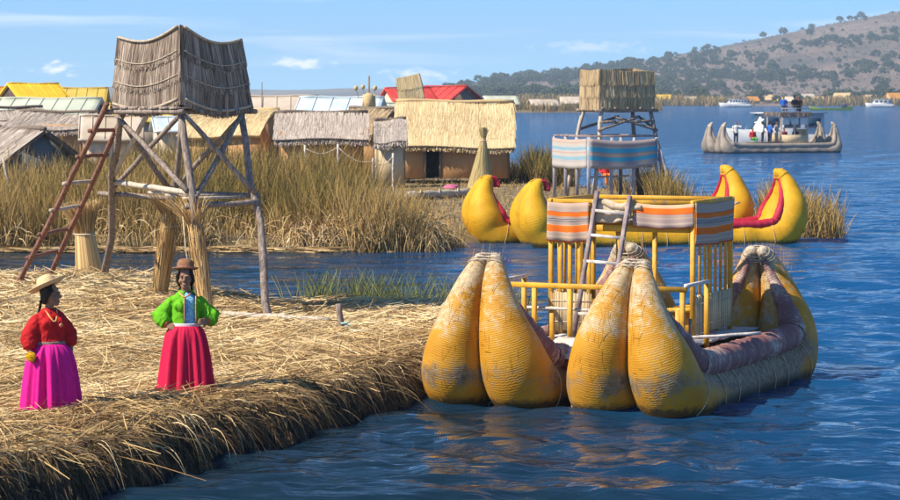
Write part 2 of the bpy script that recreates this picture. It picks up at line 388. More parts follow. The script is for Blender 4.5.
    hh = nt.nodes.new('ShaderNodeMath'); hh.operation = 'MULTIPLY_ADD'; hh.inputs[1].default_value = 0.6; L(nr.outputs['Fac'], hh.inputs[0]); L(ring_n.outputs['Fac'], hh.inputs[2])
    bump(nt, b, hh.outputs[0], 0.5, 0.005)
    return m
def m_reedwall(name, c0, c1, freq=(60, 60, 1.2), bs=0.6):
    return m_noise(name, c0, c1, scale=1.0, ms=freq, bs=bs, bd=0.03, lo=.3, hi=.7, rough=.85, detail=3)

M = {}
M['wood'] = m_noise('weathered_wood', (.13, .098, .085), (.33, .27, .23), 3, .85, ms=(9, 9, 1.6), bs=.5, bd=.01)
M['wood_pale'] = m_noise('pale_wood', (.34, .28, .22), (.58, .50, .42), 3, .8, ms=(9, 9, 1.6), bs=.5, bd=.01)
M['wood_red'] = m_noise('red_brown_wood', (.13, .055, .04), (.30, .15, .11), 3, .8, ms=(9, 9, 1.6), bs=.5, bd=.01)
def m_worn_paint(name, wood, c0, c1):
    m, nt, b = new_mat(name); n = noise_node(nt, 7, detail=9); n.inputs['Roughness'].default_value = .65; n2 = noise_node(nt, 2.5, detail=3)
    r = ramp(nt, [(.33, wood), (.40, c0), (.7, c1)]); nt.links.new(n.outputs['Fac'], r.inputs[0])
    mx = nt.nodes.new('ShaderNodeMix'); mx.data_type = 'RGBA'; mx.blend_type = 'MULTIPLY'; mx.inputs[0].default_value = .6
    r2 = ramp(nt, [(.3, (.6, .55, .5)), (.65, (1.05, 1.05, 1.05))]); nt.links.new(n2.outputs['Fac'], r2.inputs[0]); nt.links.new(r.outputs[0], mx.inputs[6]); nt.links.new(r2.outputs[0], mx.inputs[7])
    nt.links.new(mx.outputs[2], b.inputs['Base Color']); b.inputs['Roughness'].default_value = .6; bump(nt, b, n.outputs['Fac'], .3, .006); return m
M['yellow_paint'] = m_worn_paint('worn_yellow_paint', (.30, .20, .10), (.58, .29, .014), (.72, .40, .03))
M['white_wood'] = m_noise('whitewashed_wood', (.38, .34, .31), (.64, .60, .56), 9, .75, bs=.25, bd=.006)
M['thatch_grey'] = m_strand('grey_thatch', [(0, (.09, .06, .045)), (.5, (.26, .195, .15)), (1, (.48, .40, .33))])
M['thatch_core'] = m_noise('thatch_core', (.10, .075, .06), (.24, .19, .15), 2, .9, ms=(20, 20, 1.5), bs=.7, bd=.03)
M['thatch_mid_core'] = m_noise('brown_thatch_core', (.20, .14, .085), (.38, .28, .17), 1, .9, ms=(22, 22, 1.5), bs=.5, bd=.03)
M['thatch_tan'] = m_strand('tan_thatch', [(0, (.50, .36, .18)), (.5, (.62, .47, .25)), (1, (.74, .60, .36))])
M['thatch_tan_core'] = m_noise('tan_thatch_core', (.44, .31, .15), (.60, .45, .24), 1, .9, ms=(30, 30, 2), bs=.5, bd=.03)
M['reed_wall'] = m_reedwall('reed_wall', (.36, .19, .085), (.60, .36, .17))
M['reed_mat'] = m_reedwall('reed_mat', (.44, .33, .19), (.72, .60, .40), freq=(70, 70, .8))
M['straw'] = m_strand('straw', [(0, (.10, .058, .025)), (.22, (.30, .18, .075)), (.55, (.54, .38, .175)), (1, (.78, .64, .39))])
M['straw_brown'] = m_strand('brown_straw', [(0, (.04, .026, .016)), (.4, (.16, .10, .048)), (.8, (.40, .27, .12)), (1, (.34, .31, .09))])
M['reeds'] = m_strand('reeds', [(0, (.06, .037, .014)), (.5, (.13, .08, .03)), (1, (.24, .155, .06))], [(0, (.065, .07, .012)), (.35, (.17, .13, .028)), (.7, (.37, .235, .065)), (1, (.52, .36, .14))])  # brown base colours, darkened further for the shade low among the stalks
M['reeds_green'] = m_strand('green_reeds', [(0, (.16, .14, .04)), (1, (.28, .22, .07))], [(0, (.07, .12, .02)), (.5, (.13, .17, .035)), (1, (.26, .25, .08))])
M['bank'] = m_noise('bank_soil', (.035, .025, .018), (.14, .10, .06), 5, .95, bs=.8, bd=.05)
M['marsh'] = m_noise('marsh_soil', (.10, .075, .04), (.30, .22, .11), 2.5, .95, bs=.6, bd=.05)
M['rope'] = m_noise('straw_rope', (.42, .33, .22), (.66, .56, .42), 30, .9, bs=.5, bd=.005)
M['rope_dull'] = m_noise('dull_straw_rope', (.30, .24, .18), (.50, .42, .33), 30, .9, bs=.5, bd=.005)
M['rope_blue'] = m_noise('blue_rope', (.25, .5, .55), (.5, .7, .72), 30, .8, bs=.2)
M['hull_yellow'] = m_bundle('worn_yellow_reed_bundle', (.47, .205, .009), (.63, .32, .024), (.34, .24, .125), (.60, .46, .28), .95, keyed=(1.0, 2.6, .5))
M['hull_bright'] = m_bundle('bright_yellow_reed_bundle', (.52, .27, .005), (.68, .38, .012), (.44, .27, .04), (.56, .38, .08), 1.02, ring=45)
M['hull_grey'] = m_bundle('grey_reed_bundle', (.22, .185, .15), (.34, .29, .245), (.24, .20, .16), (.38, .33, .28), 1.0)
M['gunwale'] = m_bundle('maroon_reed_roll', (.20, .085, .08), (.30, .15, .135), (.34, .24, .20), (.50, .40, .34), .86, ring=50, stain=False)
M['gunwale_red'] = m_bundle('crimson_reed_roll', (.34, .008, .03), (.45, .02, .05), (.34, .03, .05), (.45, .06, .08), 1.3, ring=30, stain=False)
M['gunwale_grey'] = m_bundle('grey_reed_roll', (.24, .20, .165), (.36, .31, .26), (.24, .20, .16), (.38, .33, .28), 1.0, ring=30, stain=False)
M['tip'] = m_noise('bleached_reed', (.30, .24, .18), (.56, .48, .38), 20, .9, ms=(1, 1, 1), bs=.7, bd=.02)
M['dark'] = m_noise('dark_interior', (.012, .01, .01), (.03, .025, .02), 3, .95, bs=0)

# ================================================================== THE SETTING
# ------------------------------------------------------------------ lake
def build_lake():
    ys = [12.0]
    while ys[-1] < 330: ys.append(ys[-1] * 1.0036 if ys[-1] > 24 else ys[-1] * 1.03)
    while ys[-1] < 5150: ys.append(ys[-1] * 1.03)
    ys = np.array(ys)
    xd = np.linspace(-1, 1, 421) * 0.21
    xo = 0.21 + np.cumsum(np.geomspace(0.003, 0.12, 24))
    xs = np.concatenate([-xo[::-1], xd, xo])
    Y = np.repeat(ys[:, None], len(xs), 1); X = xs[None, :] * Y
    Z = np.zeros_like(X)
    rg = np.random.default_rng(3)
    sp = np.maximum(Y * 0.0036, Y * 0.001)
    gust = 0.55 + 0.9 * fbm(X * .11 + 3, Y * .045, 3)
    calm = 1 - 0.55 * sstep(47, 50, Y) * sstep(74, 70, Y) * sstep(7, 3, X)
    for i in range(64):
        lam = math.exp(rg.uniform(math.log(.22), math.log(2.4)))
        th = rg.normal(R(250), R(38)); k = 2 * math.pi / lam
        a = 0.030 / k * (.95 if lam > .8 else 1.15)
        w = sstep(2.2, 4.5, lam / sp) * (sstep(.42, .21, np.abs(X / Y)))
        Z += a * w * np.sin(k * (X * math.cos(th) + Y * math.sin(th)) + rg.uniform(0, 6.28) + 1.2 * vnoise(X * .4 / lam, Y * .4 / lam + i))
    Z *= gust * calm * sstep(700, 150, Y)
    n, m = X.shape
    i = np.arange(n - 1)[:, None] * m; j = np.arange(m - 1)[None, :]
    f = np.stack([i + j, i + j + 1, i + m + j + 1, i + m + j], -1).reshape(-1, 4)
    mb = MB(); mb.add(np.stack([X, Y, Z], -1).reshape(-1, 3), f)
    mt, nt, b = new_mat('lake_water'); L = nt.links.new
    b.inputs['Base Color'].default_value = (.005, .045, .125, 1); b.inputs['Roughness'].default_value = 0.06; b.inputs['IOR'].default_value = 1.333
    b.inputs['Specular IOR Level'].default_value = 0.34
    geo = nt.nodes.new('ShaderNodeNewGeometry')
    n1 = noise_node(nt, 1.0, vec=geo.outputs['Position'], detail=5, mapscale=(1.5, 2.6, 1)); n1.inputs['Distortion'].default_value = .6
    n2 = noise_node(nt, 1.0, vec=geo.outputs['Position'], detail=6, mapscale=(.10, .22, 1))
    b1 = nt.nodes.new('ShaderNodeBump'); b1.inputs['Strength'].default_value = .55; b1.inputs['Distance'].default_value = .10; L(n1.outputs['Fac'], b1.inputs['Height'])
    b2 = nt.nodes.new('ShaderNodeBump'); b2.inputs['Strength'].default_value = .5; b2.inputs['Distance'].default_value = 1.2; L(n2.outputs['Fac'], b2.inputs['Height']); L(b1.outputs[0], b2.inputs['Normal'])
    n3 = noise_node(nt, 1.0, vec=geo.outputs['Position'], detail=5, mapscale=(.30, .75, 1)); b3 = nt.nodes.new('ShaderNodeBump'); b3.inputs['Strength'].default_value = .6; b3.inputs['Distance'].default_value = .55; L(n3.outputs['Fac'], b3.inputs['Height']); L(b2.outputs[0], b3.inputs['Normal']); b2 = b3
    nt.nodes.remove(b); out = nt.nodes['Material Output']
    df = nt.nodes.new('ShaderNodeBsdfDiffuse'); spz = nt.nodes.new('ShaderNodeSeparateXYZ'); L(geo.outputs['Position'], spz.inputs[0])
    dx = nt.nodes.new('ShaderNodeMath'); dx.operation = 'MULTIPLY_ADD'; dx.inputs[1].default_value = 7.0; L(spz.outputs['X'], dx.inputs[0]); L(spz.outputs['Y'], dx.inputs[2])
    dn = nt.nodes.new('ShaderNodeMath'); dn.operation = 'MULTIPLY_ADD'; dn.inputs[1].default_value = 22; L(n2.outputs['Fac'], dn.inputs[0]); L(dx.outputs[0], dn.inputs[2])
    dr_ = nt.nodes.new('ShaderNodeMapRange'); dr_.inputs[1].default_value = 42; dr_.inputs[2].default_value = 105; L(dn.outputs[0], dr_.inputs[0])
    dc = ramp(nt, [(0, (.006, .020, .036)), (1, (.004, .064, .188))]); L(dr_.outputs[0], dc.inputs[0]); L(dc.outputs[0], df.inputs['Color'])  # diffuse by position paints in reflection tones: dark by the boats, blue farther off
    gl = nt.nodes.new('ShaderNodeBsdfGlossy'); gl.inputs['Roughness'].default_value = .05; L(b2.outputs[0], gl.inputs['Normal'])
    fr = nt.nodes.new('ShaderNodeFresnel'); fr.inputs['IOR'].default_value = 1.333; L(b2.outputs[0], fr.inputs['Normal'])
    mu = nt.nodes.new('ShaderNodeMath'); mu.operation = 'MULTIPLY'; mu.inputs[1].default_value = .86; L(fr.outputs[0], mu.inputs[0])
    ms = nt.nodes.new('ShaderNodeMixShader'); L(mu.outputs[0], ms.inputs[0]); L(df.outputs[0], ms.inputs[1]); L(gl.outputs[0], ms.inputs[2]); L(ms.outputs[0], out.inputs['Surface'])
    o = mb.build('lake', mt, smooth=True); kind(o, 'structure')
build_lake()

# ------------------------------------------------------------------ near straw island
NEAR = [(-9, 17), (-4.7, 24.5), (-3.6, 26.6), (-2.9, 28.2), (-2.35, 29.9), (-1.75, 31.2), (-1.25, 32.8), (-.7, 33.9), (-.27, 35.3), (.3, 37), (.9, 39), (1.35, 42), (1.15, 45.3),
        (.2, 47.3), (-1.5, 47.8), (-3, 47.6), (-4.3, 49), (-5.4, 51.6), (-7.5, 53.2), (-8.5, 52.2), (-10, 56), (-18, 60), (-26, 50), (-26, 17)]
def near_h(x, y, full=True):
    d = poly_dist(NEAR, x + .8 * (fbm(x * 1.3, y * 1.3, 3) - .5), y + 1.0 * (fbm(x * 1.3 + 9, y * 1.3 + 4, 3) - .5))
    top = .47 + .16 * (fbm(x * .55, y * .4, 3) - .5) + .20 * np.exp(-((x + 7) / 2.2) ** 2 - ((y - 49) / 2.6) ** 2) + .10 * np.exp(-((x + 9) / 2.4) ** 2 - ((y - 44) / 3.) ** 2) \
        - .10 * sstep(40, 45, y) * sstep(-5, -3, x) + .05 * np.exp(-((d - .8) / .5) ** 2)
    prof = sstep(-.08, .36, d) ** .7
    z = -.30 + (top + .30) * prof
    return np.where(d > .36, top, z) + .11 * (fbm(x * 2.6, y * 2.6, 3) - .5) * sstep(.0, .4, d), d
def build_near():
    xs = np.arange(-14, 2.0, .09); ys = np.arange(21, 62, .11)
    X, Y = np.meshgrid(xs, ys); Z, D = near_h(X, Y); n, m = X.shape
    i = np.arange(n - 1)[:, None] * m; j = np.arange(m - 1)[None, :]
    f = np.stack([i + j, i + j + 1, i + m + j + 1, i + m + j], -1).reshape(-1, 4)
    keep = (D.ravel()[f] > -.35).any(1)
    f = f[keep]; used = np.unique(f); re = np.full(n * m, -1); re[used] = np.arange(len(used))
    mb = MB(); mb.add(np.stack([X, Y, Z], -1).reshape(-1, 3)[used], re[f])
    mt, nt, b = new_mat('trampled_straw'); L = nt.links.new; geo = nt.nodes.new('ShaderNodeNewGeometry')
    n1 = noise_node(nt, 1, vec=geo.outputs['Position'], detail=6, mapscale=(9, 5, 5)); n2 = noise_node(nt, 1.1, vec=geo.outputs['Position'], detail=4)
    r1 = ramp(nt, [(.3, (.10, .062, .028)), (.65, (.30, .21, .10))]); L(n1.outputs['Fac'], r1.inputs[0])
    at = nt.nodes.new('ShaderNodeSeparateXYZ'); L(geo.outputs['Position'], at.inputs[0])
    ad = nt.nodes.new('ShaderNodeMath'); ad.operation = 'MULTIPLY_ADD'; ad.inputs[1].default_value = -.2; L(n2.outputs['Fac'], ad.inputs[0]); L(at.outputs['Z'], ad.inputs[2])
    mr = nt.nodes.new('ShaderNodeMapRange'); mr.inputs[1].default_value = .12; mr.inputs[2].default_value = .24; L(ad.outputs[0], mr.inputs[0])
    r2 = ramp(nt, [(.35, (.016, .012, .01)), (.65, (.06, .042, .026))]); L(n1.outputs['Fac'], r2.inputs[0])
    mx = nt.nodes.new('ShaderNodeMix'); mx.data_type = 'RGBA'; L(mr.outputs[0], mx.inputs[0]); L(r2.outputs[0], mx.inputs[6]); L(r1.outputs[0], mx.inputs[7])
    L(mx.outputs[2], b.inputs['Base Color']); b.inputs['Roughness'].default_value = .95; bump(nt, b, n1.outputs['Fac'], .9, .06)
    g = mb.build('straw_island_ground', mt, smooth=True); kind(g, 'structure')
    # loose straw lying on it
    def scatter(N, x0, x1, y0, y1, pw, dmin):
        y = y0 + (y1 - y0) * RNG.random(N) ** pw; x = x0 + (x1 - x0) * RNG.random(N)
        z, d = near_h(x, y); k = d > dmin
        return x[k], y[k], z[k], d[k]
    mb = MB()
    for (N, x0, x1, y0, y1, pw, wdt, l0, l1) in ((78000, -7.2, .3, 24.5, 41, 1.0, .011, .10, .55), (9000, -7.2, .3, 24.5, 41, 1.0, .011, .5, 1.1), (46000, -10.5, 1.4, 38, 57, 1.1, .015, .2, .8)):
        x, y, z, d = scatter(N, x0, x1, y0, y1, pw, .22); n = len(x)
        flow = (fbm(x * .6, y * .4, 2) - .5) * 9 + RNG.normal(0, 1.15, n)
        tilt = np.abs(RNG.normal(0, .14, n)) + .01
        dirs = np.stack([np.cos(flow), np.sin(flow), tilt], 1); ln = RNG.uniform(l0, l1, n)
        ze, de = near_h(x + dirs[:, 0] * ln, y + dirs[:, 1] * ln)
        dirs[:, 2] = np.where(de > .3, (ze - z) / ln + tilt, -.15)
        k = ((de > .22) | (RNG.random(n) < .10)) & ((d > 1.1) | (RNG.random(n) < sstep(.34, .52, fbm(x * 2.4 + 3, y * 2.4, 2)) + .12))
        base = np.stack([x, y, z + RNG.uniform(-.005, .04, n)], 1)
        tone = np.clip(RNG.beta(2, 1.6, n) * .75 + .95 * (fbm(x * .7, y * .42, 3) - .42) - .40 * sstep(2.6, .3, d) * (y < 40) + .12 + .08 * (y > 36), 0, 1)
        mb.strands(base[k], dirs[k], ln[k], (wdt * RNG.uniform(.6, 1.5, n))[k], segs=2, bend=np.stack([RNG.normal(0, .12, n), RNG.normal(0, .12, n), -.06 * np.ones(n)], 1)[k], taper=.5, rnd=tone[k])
    # upstanding tufts and heaps at the back of the island
    x, y, z, d = scatter(5200, -10.5, -3.5, 44, 54, 1, .15); n = len(x); a = RNG.uniform(0, 6.28, n)
    mb.strands(np.stack([x, y, z - .03], 1), np.stack([np.cos(a), np.sin(a), RNG.uniform(.15, .7, n)], 1), RNG.uniform(.25, .6, n), .013, segs=3, bend=np.stack([np.zeros(n), np.zeros(n), -RNG.uniform(.1, .5, n)], 1))
    s = mb.build('loose_straw', M['straw']); kind(s, 'stuff', 'pale dry straw strewn over the near island')
    # drooping straw over the cut bank
    mb = MB(); E = np.array(NEAR[1:11]); seg = np.diff(E, axis=0); sl = np.linalg.norm(seg, axis=1); cum = np.concatenate([[0], np.cumsum(sl)])
    def on_edge(n):
        q = RNG.random(n) * cum[-1]; k = np.clip(np.searchsorted(cum, q) - 1, 0, len(sl) - 1); t = (q - cum[k]) / sl[k]
        p = E[k] + seg[k] * t[:, None]; o = np.stack([seg[k][:, 1], -seg[k][:, 0]], 1) / sl[k][:, None]
        return p, o, seg[k] / sl[k][:, None]
    n = 19000; p, o, tg = on_edge(n); inn = RNG.uniform(.12, .95, n)
    b = p - o * inn[:, None]; z, d = near_h(b[:, 0], b[:, 1]); clump = fbm(b[:, 0] * 2.3, b[:, 1] * 2.3, 2)
    sx = RNG.normal(0, .42, n) + (clump - .5) * 1.6; on = o + tg * sx[:, None]
    dirs = np.concatenate([on, RNG.uniform(-.15, .5, (n, 1))], 1); dirs /= np.linalg.norm(dirs, axis=1)[:, None]
    ln = RNG.uniform(.08, .46, n) * (.15 + 1.7 * clump); k = (z > .2) & (RNG.random(n) < .25 + 1.9 * (fbm(b[:, 0] * 3.7 + 8, b[:, 1] * 3.7, 2) - .3))
    bend = np.concatenate([np.zeros((n, 2)), -RNG.uniform(.25, 1.05, (n, 1))], 1); bend[:, :2] -= dirs[:, :2] * .35 * RNG.random((n, 1))
    mb.strands(np.stack([b[:, 0], b[:, 1], z + RNG.uniform(-.02, .04, n)], 1)[k], dirs[k], ln[k], (.010 * RNG.uniform(.6, 1.4, n))[k], bend=bend[k], segs=4, taper=.6,
               rnd=np.clip(.62 * RNG.beta(1.7, 1.7, n) + .3 * sstep(0, .9, inn) + .25 * (clump - .5), 0, 1)[k])
    n = 15000; p, o, tg = on_edge(n); b = p - o * RNG.uniform(-.12, .42, n)[:, None]; z, d = near_h(b[:, 0], b[:, 1]); k = (d > .02) & (d < .40) & (z > .0)
    sx = RNG.normal(0, .35, n); dirs = np.concatenate([o * RNG.uniform(.05, .5, (n, 1)) + tg * sx[:, None], -np.ones((n, 1))], 1)
    mb.strands(np.stack([b[:, 0] + o[:, 0] * .03, b[:, 1] + o[:, 1] * .03, z + .03], 1)[k], dirs[k], RNG.uniform(.06, .26, n)[k], (.012 * RNG.uniform(.5, 1.5, n))[k], segs=2, bend=np.concatenate([o * .2, np.zeros((n, 1))], 1)[k], rnd=np.clip(RNG.beta(1.1, 4.5, n), 0, 1)[k])
    s = mb.build('drooping_straw', M['straw_brown']); kind(s, 'stuff', 'brown straw hanging over the cut edge of the near island')
    # a few long pale and green stalks trailing into the water
    mb = MB(); n = 170; p, o, tg = on_edge(n); b = p - o * RNG.uniform(.25, .7, n)[:, None]; z, d = near_h(b[:, 0], b[:, 1])
    dirs = np.concatenate([o + tg * RNG.normal(0, .7, (n, 1)), RNG.uniform(-.1, .35, (n, 1))], 1)
    mb.strands(np.stack([b[:, 0], b[:, 1], z + .03], 1), dirs, RNG.uniform(.3, .85, n), .012, bend=np.concatenate([-dirs[:, :2] * .3, -RNG.uniform(.6, 1.1, (n, 1))], 1), segs=6, rnd=np.clip(RNG.normal(.75, .2, n), 0, 1))
    s = mb.build('trailing_stalks', M['straw']); kind(s, 'stuff', 'long pale stalks trailing from the bank into the water')
build_near()

# ------------------------------------------------------------------ marsh island behind the channel
FARI = [(-70, 69), (-22, 69.5), (-14, 70.5), (-9, 69.6), (-4, 70.3), (-1.6, 69), (.3, 70.4), (1.2, 73.5), (3, 76.5), (7, 77), (9.2, 75.4), (11.4, 75.8), (11.9, 78), (10.4, 83), (8.8, 92), (8.3, 101), (6.6, 112), (4.6, 128), (2.2, 150),
        (2.6, 210), (3.5, 300), (-20, 520), (-140, 520), (-120, 69)]
def far_h(x, y):
    d = poly_dist(FARI, x + .8 * (fbm(x * .5, y * .5, 2) - .5), y + .8 * (fbm(x * .5 + 5, y * .5, 2) - .5))
    return -.25 + (.55 + .18 * (fbm(x * .4, y * .3, 3) - .5)) * sstep(-.2, 1.0, d), d
def build_far():
    xs = np.concatenate([np.arange(-130, -30, 4.), np.arange(-30, 14, .4)]); ys = np.concatenate([np.arange(67, 110, .45), np.arange(110, 530, 3.)])
    X, Y = np.meshgrid(xs, ys); Z, D = far_h(X, Y); n, m = X.shape
    i = np.arange(n - 1)[:, None] * m; j = np.arange(m - 1)[None, :]
    f = np.stack([i + j, i + j + 1, i + m + j + 1, i + m + j], -1).reshape(-1, 4)
    mb = MB(); mb.add(np.stack([X, Y, Z], -1).reshape(-1, 3), f)
    o = mb.build('marsh_ground', M['marsh'], smooth=True); kind(o, 'structure')
    # tall reeds
    def reeds(x, y, h, w, lean, rnd, mb, up=1.0, droop=.25):
        n = len(x); z, d = far_h(x, y); k = d > .05; x, y, h, w, rnd = x[k], y[k], h[k], w[k], rnd[k]; z = z[k]; n = len(x)
        a = RNG.uniform(0, 6.28, n); l = np.abs(RNG.normal(0, lean, n))
        dirs = np.stack([np.cos(a) * l, np.sin(a) * l, np.full(n, up)], 1)
        bend = np.stack([np.cos(a) * droop * RNG.random(n), np.sin(a) * droop * RNG.random(n), -droop * RNG.random(n)], 1)
        mb.strands(np.stack([x, y, z - .05], 1), dirs, h, w, bend=bend, segs=3, taper=.8, rnd=rnd)
    mb = MB()
    n = 74000; y = 69.4 + 42 * RNG.random(n) ** 1.6; x = (-.20 + .205 * RNG.random(n)) * y
    cl = fbm(x * .55, y * .45, 3); tone = .5 * fbm(x * .16 + 20, y * .13, 3) + .5 * fbm(x * .55 + 7, y * .35, 2)
    # open ground in front of the big house and by the left huts
    clear = (x > -4.5) & (y > 88) | ((x > -2.6) & (y > 79)) | ((x > -.6) & (y > 74))
    h = (.3 + 2.5 * cl) * RNG.uniform(.5, 1.12, n) * np.where(x > -2.6, .85, 1.0) * np.where(y > 82, 1.12, 1)
    keep = ~clear & (RNG.random(n) < sstep(.34, .56, cl) + .16)
    rnd = np.clip(.6 * RNG.random(n) + 2.4 * (tone - .5) + .30 + .3 * (cl < .42), 0, 1)
    reeds(x[keep], y[keep], h[keep], (.022 * RNG.uniform(.6, 1.3, n) * (y / 72))[keep], .22, rnd[keep], mb)
    # straggling low growth on the open ground
    n = 5000; y = RNG.uniform(74, 125, n); x = RNG.uniform(-.06, .075, n) * y
    reeds(x, y, RNG.uniform(.12, .5, n), np.full(n, .03), .5, np.clip(RNG.normal(.8, .15, n), 0, 1), mb, droop=.5)
    # beside the house, behind the second tower, point to the right of the yellow boat
    for (N, x0, x1, y0, y1, h0, h1, r0) in ((2600, 3.6, 5.6, 112, 127, 1.0, 2.2, .3), (900, 1.8, 4.5, 118, 126, .8, 1.4, .35), (1900, 7.2, 9.2, 90, 103, .9, 1.9, .5), (1500, 9.6, 11.8, 76, 81, .7, 1.75, .75), (1700, 3.0, 9.4, 77.4, 82, .3, .8, .8),
                                            (700, 6.6, 8.4, 103, 112, .8, 1.6, .5), (900, 8.4, 9.8, 82, 90, .5, 1.1, .6)):
        x = RNG.uniform(x0, x1, N); y = RNG.uniform(y0, y1, N); cl = fbm(x * 1.1, y * .6, 2)
        reeds(x, y, (h0 + (h1 - h0) * cl) * RNG.uniform(.7, 1.15, N), np.full(N, .03), .2, np.clip(RNG.normal(r0, .22, N), 0, 1), mb)
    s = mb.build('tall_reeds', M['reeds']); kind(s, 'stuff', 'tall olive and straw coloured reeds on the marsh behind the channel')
    # bleached reeds slumping into the channel
    mb = MB(); n = 9000; x = RNG.uniform(-12.5, -.2, n); cl = fbm(x * .45 + 3, x * 0, 2); k = (RNG.random(n) < .05) | (x > -4.3); x = x[k]; n = len(x)
    y = 70.0 + RNG.uniform(-.3, 1.6, n); z, d = far_h(x, y); a = RNG.normal(-math.pi / 2, .8, n)
    mb.strands(np.stack([x, y, np.maximum(z, 0) + RNG.uniform(.1, .7, n)], 1), np.stack([np.cos(a), np.sin(a), RNG.uniform(.1, 1.0, n)], 1), RNG.uniform(.4, 1.1, n), .022, bend=np.stack([np.zeros(n), np.zeros(n), -RNG.uniform(.5, 1.3, n)], 1), segs=4,
               rnd=np.clip(RNG.normal(.45, .25, n), 0, 1))
    s = mb.build('slumped_reeds', M['straw']); kind(s, 'stuff', 'bleached reeds slumping from the marsh into the channel')
    # floating mat of reed litter along the waterline
    mb = MB(); n = 1300; x = RNG.uniform(-13, -3.2, n); y = 69.1 + RNG.normal(0, .13, n) + .5 * (fbm(x * .3, x * 0 + 2, 2) - .5)
    a = RNG.normal(0, .35, n); mb.strands(np.stack([x, y, RNG.uniform(.02, .14, n)], 1), np.stack([np.cos(a), np.sin(a), RNG.normal(0, .03, n)], 1), RNG.uniform(.3, .8, n), .03, rnd=np.clip(RNG.normal(.4, .2, n), 0, 1))
    s = mb.build('floating_litter', M['straw']); kind(s, 'stuff', 'line of floating reed litter along the far side of the channel')
    # green rushes standing in the channel behind the near island
    mb = MB(); n = 1500; c = RNG.integers(0, 7, n)
    cx = np.array([-2.55, -1.9, -1.35, -.8, -.1, .45, 1.0])[c]; cy = np.array([50.2, 50.0, 49.6, 49.2, 49.0, 48.3, 47.2])[c]
    x = cx + RNG.normal(0, .26, n); y = cy + RNG.normal(0, .4, n); a = RNG.uniform(0, 6.28, n); l = np.abs(RNG.normal(0, .22, n)); h = RNG.uniform(.35, 1.0, n)
    mb.strands(np.stack([x, y, np.full(n, -.15)], 1), np.stack([np.cos(a) * l, np.sin(a) * l, np.ones(n)], 1), h + .1, .016, bend=np.stack([np.cos(a) * .2, np.sin(a) * .2, -.1 * np.ones(n)], 1), segs=3, rnd=RNG.random(n))
    s = mb.build('green_rushes', M['reeds_green']); kind(s, 'stuff', 'green rushes standing in the water behind the near island')
build_far()

# ------------------------------------------------------------------ far shore, hill, mountains
HX = np.array([-3000, -900, -420, -150, 0, 60, 130, 200, 290, 380, 475, 520, 620, 800, 1100, 1800]); HP = np.array([0, 0, .5, 3, 11, 20, 24, 35, 50, 66, 82, 90, 101, 118, 130, 120])
def hill_h(x, y):
    r = np.interp(x, HX, HP) * 3000 / 2600
    s = sstep(1500, 3000, y) ** .9 * sstep(5200, 3000, y)
    g = fbm(x * .006 + 4, y * .0026, 4) - .5
    return 1.2 * sstep(1340, 1372, y) + r * s * (1 + .55 * g * sstep(3050, 2500, y)) + 3 * g * s - .6 * (1 - sstep(1330, 1345, y))
def build_hill():
    xs = np.linspace(-1500, 1500, 260); ys = np.concatenate([np.linspace(1330, 1420, 12), np.linspace(1440, 3300, 120), np.linspace(3400, 5200, 12)])
    X, Y = np.meshgrid(xs, ys); Z = hill_h(X, Y); n, m = X.shape
    i = np.arange(n - 1)[:, None] * m; j = np.arange(m - 1)[None, :]
    f = np.stack([i + j, i + j + 1, i + m + j + 1, i + m + j], -1).reshape(-1, 4)
    mt, nt, b = new_mat('dry_hillside'); L = nt.links.new; geo = nt.nodes.new('ShaderNodeNewGeometry')
    n1 = noise_node(nt, 1, vec=geo.outputs['Position'], detail=8, mapscale=(.011, .005, .01)); n2 = noise_node(nt, 1, vec=geo.outputs['Position'], detail=4, mapscale=(.10, .03, .15))
    r = ramp(nt, [(.3, (.075, .058, .045)), (.46, (.155, .105, .08)), (.6, (.21, .145, .11)), (.75, (.12, .09, .06))]); L(n1.outputs['Fac'], r.inputs[0])
    mx = nt.nodes.new('ShaderNodeMix'); mx.data_type = 'RGBA'; mx.blend_type = 'MULTIPLY'; mx.inputs[0].default_value = .6
    r2 = ramp(nt, [(.35, (.55, .55, .5)), (.6, (1.1, 1.1, 1.1))]); L(n2.outputs['Fac'], r2.inputs[0]); L(r.outputs[0], mx.inputs[6]); L(r2.outputs[0], mx.inputs[7])
    L(mx.outputs[2], b.inputs['Base Color']); b.inputs['Roughness'].default_value = .95
    mb = MB(); mb.add(np.stack([X, Y, Z], -1).reshape(-1, 3), f); o = mb.build('hillside', mt, smooth=True); kind(o, 'structure')
    # low blue mountains at the end of the lake, left
    xs = np.linspace(-1900, 700, 200); prof = 14 + 38 * fbm(xs * .0028 + 2, xs * 0 + 1, 4) ** 1.4 * sstep(-2400, -300, xs) * sstep(700, 100, xs)
    mb = MB(); V = []
    for k, (yy, q) in enumerate(((4700, 0), (4950, .35), (5200, .62), (5350, .2))):
        V.append(np.stack([xs, np.full_like(xs, yy), prof * q * (1 + .25 * (fbm(xs * .01, xs * 0 + k, 2) - .5))], 1))
    m = len(xs); i = np.arange(3)[:, None] * m; j = np.arange(m - 1)[None, :]
    f = np.stack([i + j, i + j + 1, i + m + j + 1, i + m + j], -1).reshape(-1, 4); mb.add(np.concatenate(V), f)
    o = mb.build('distant_mountains', m_noise('distant_rock', (.12, .10, .07), (.24, .19, .13), .004, .95, bs=0), smooth=True); kind(o, 'structure')
build_hill()

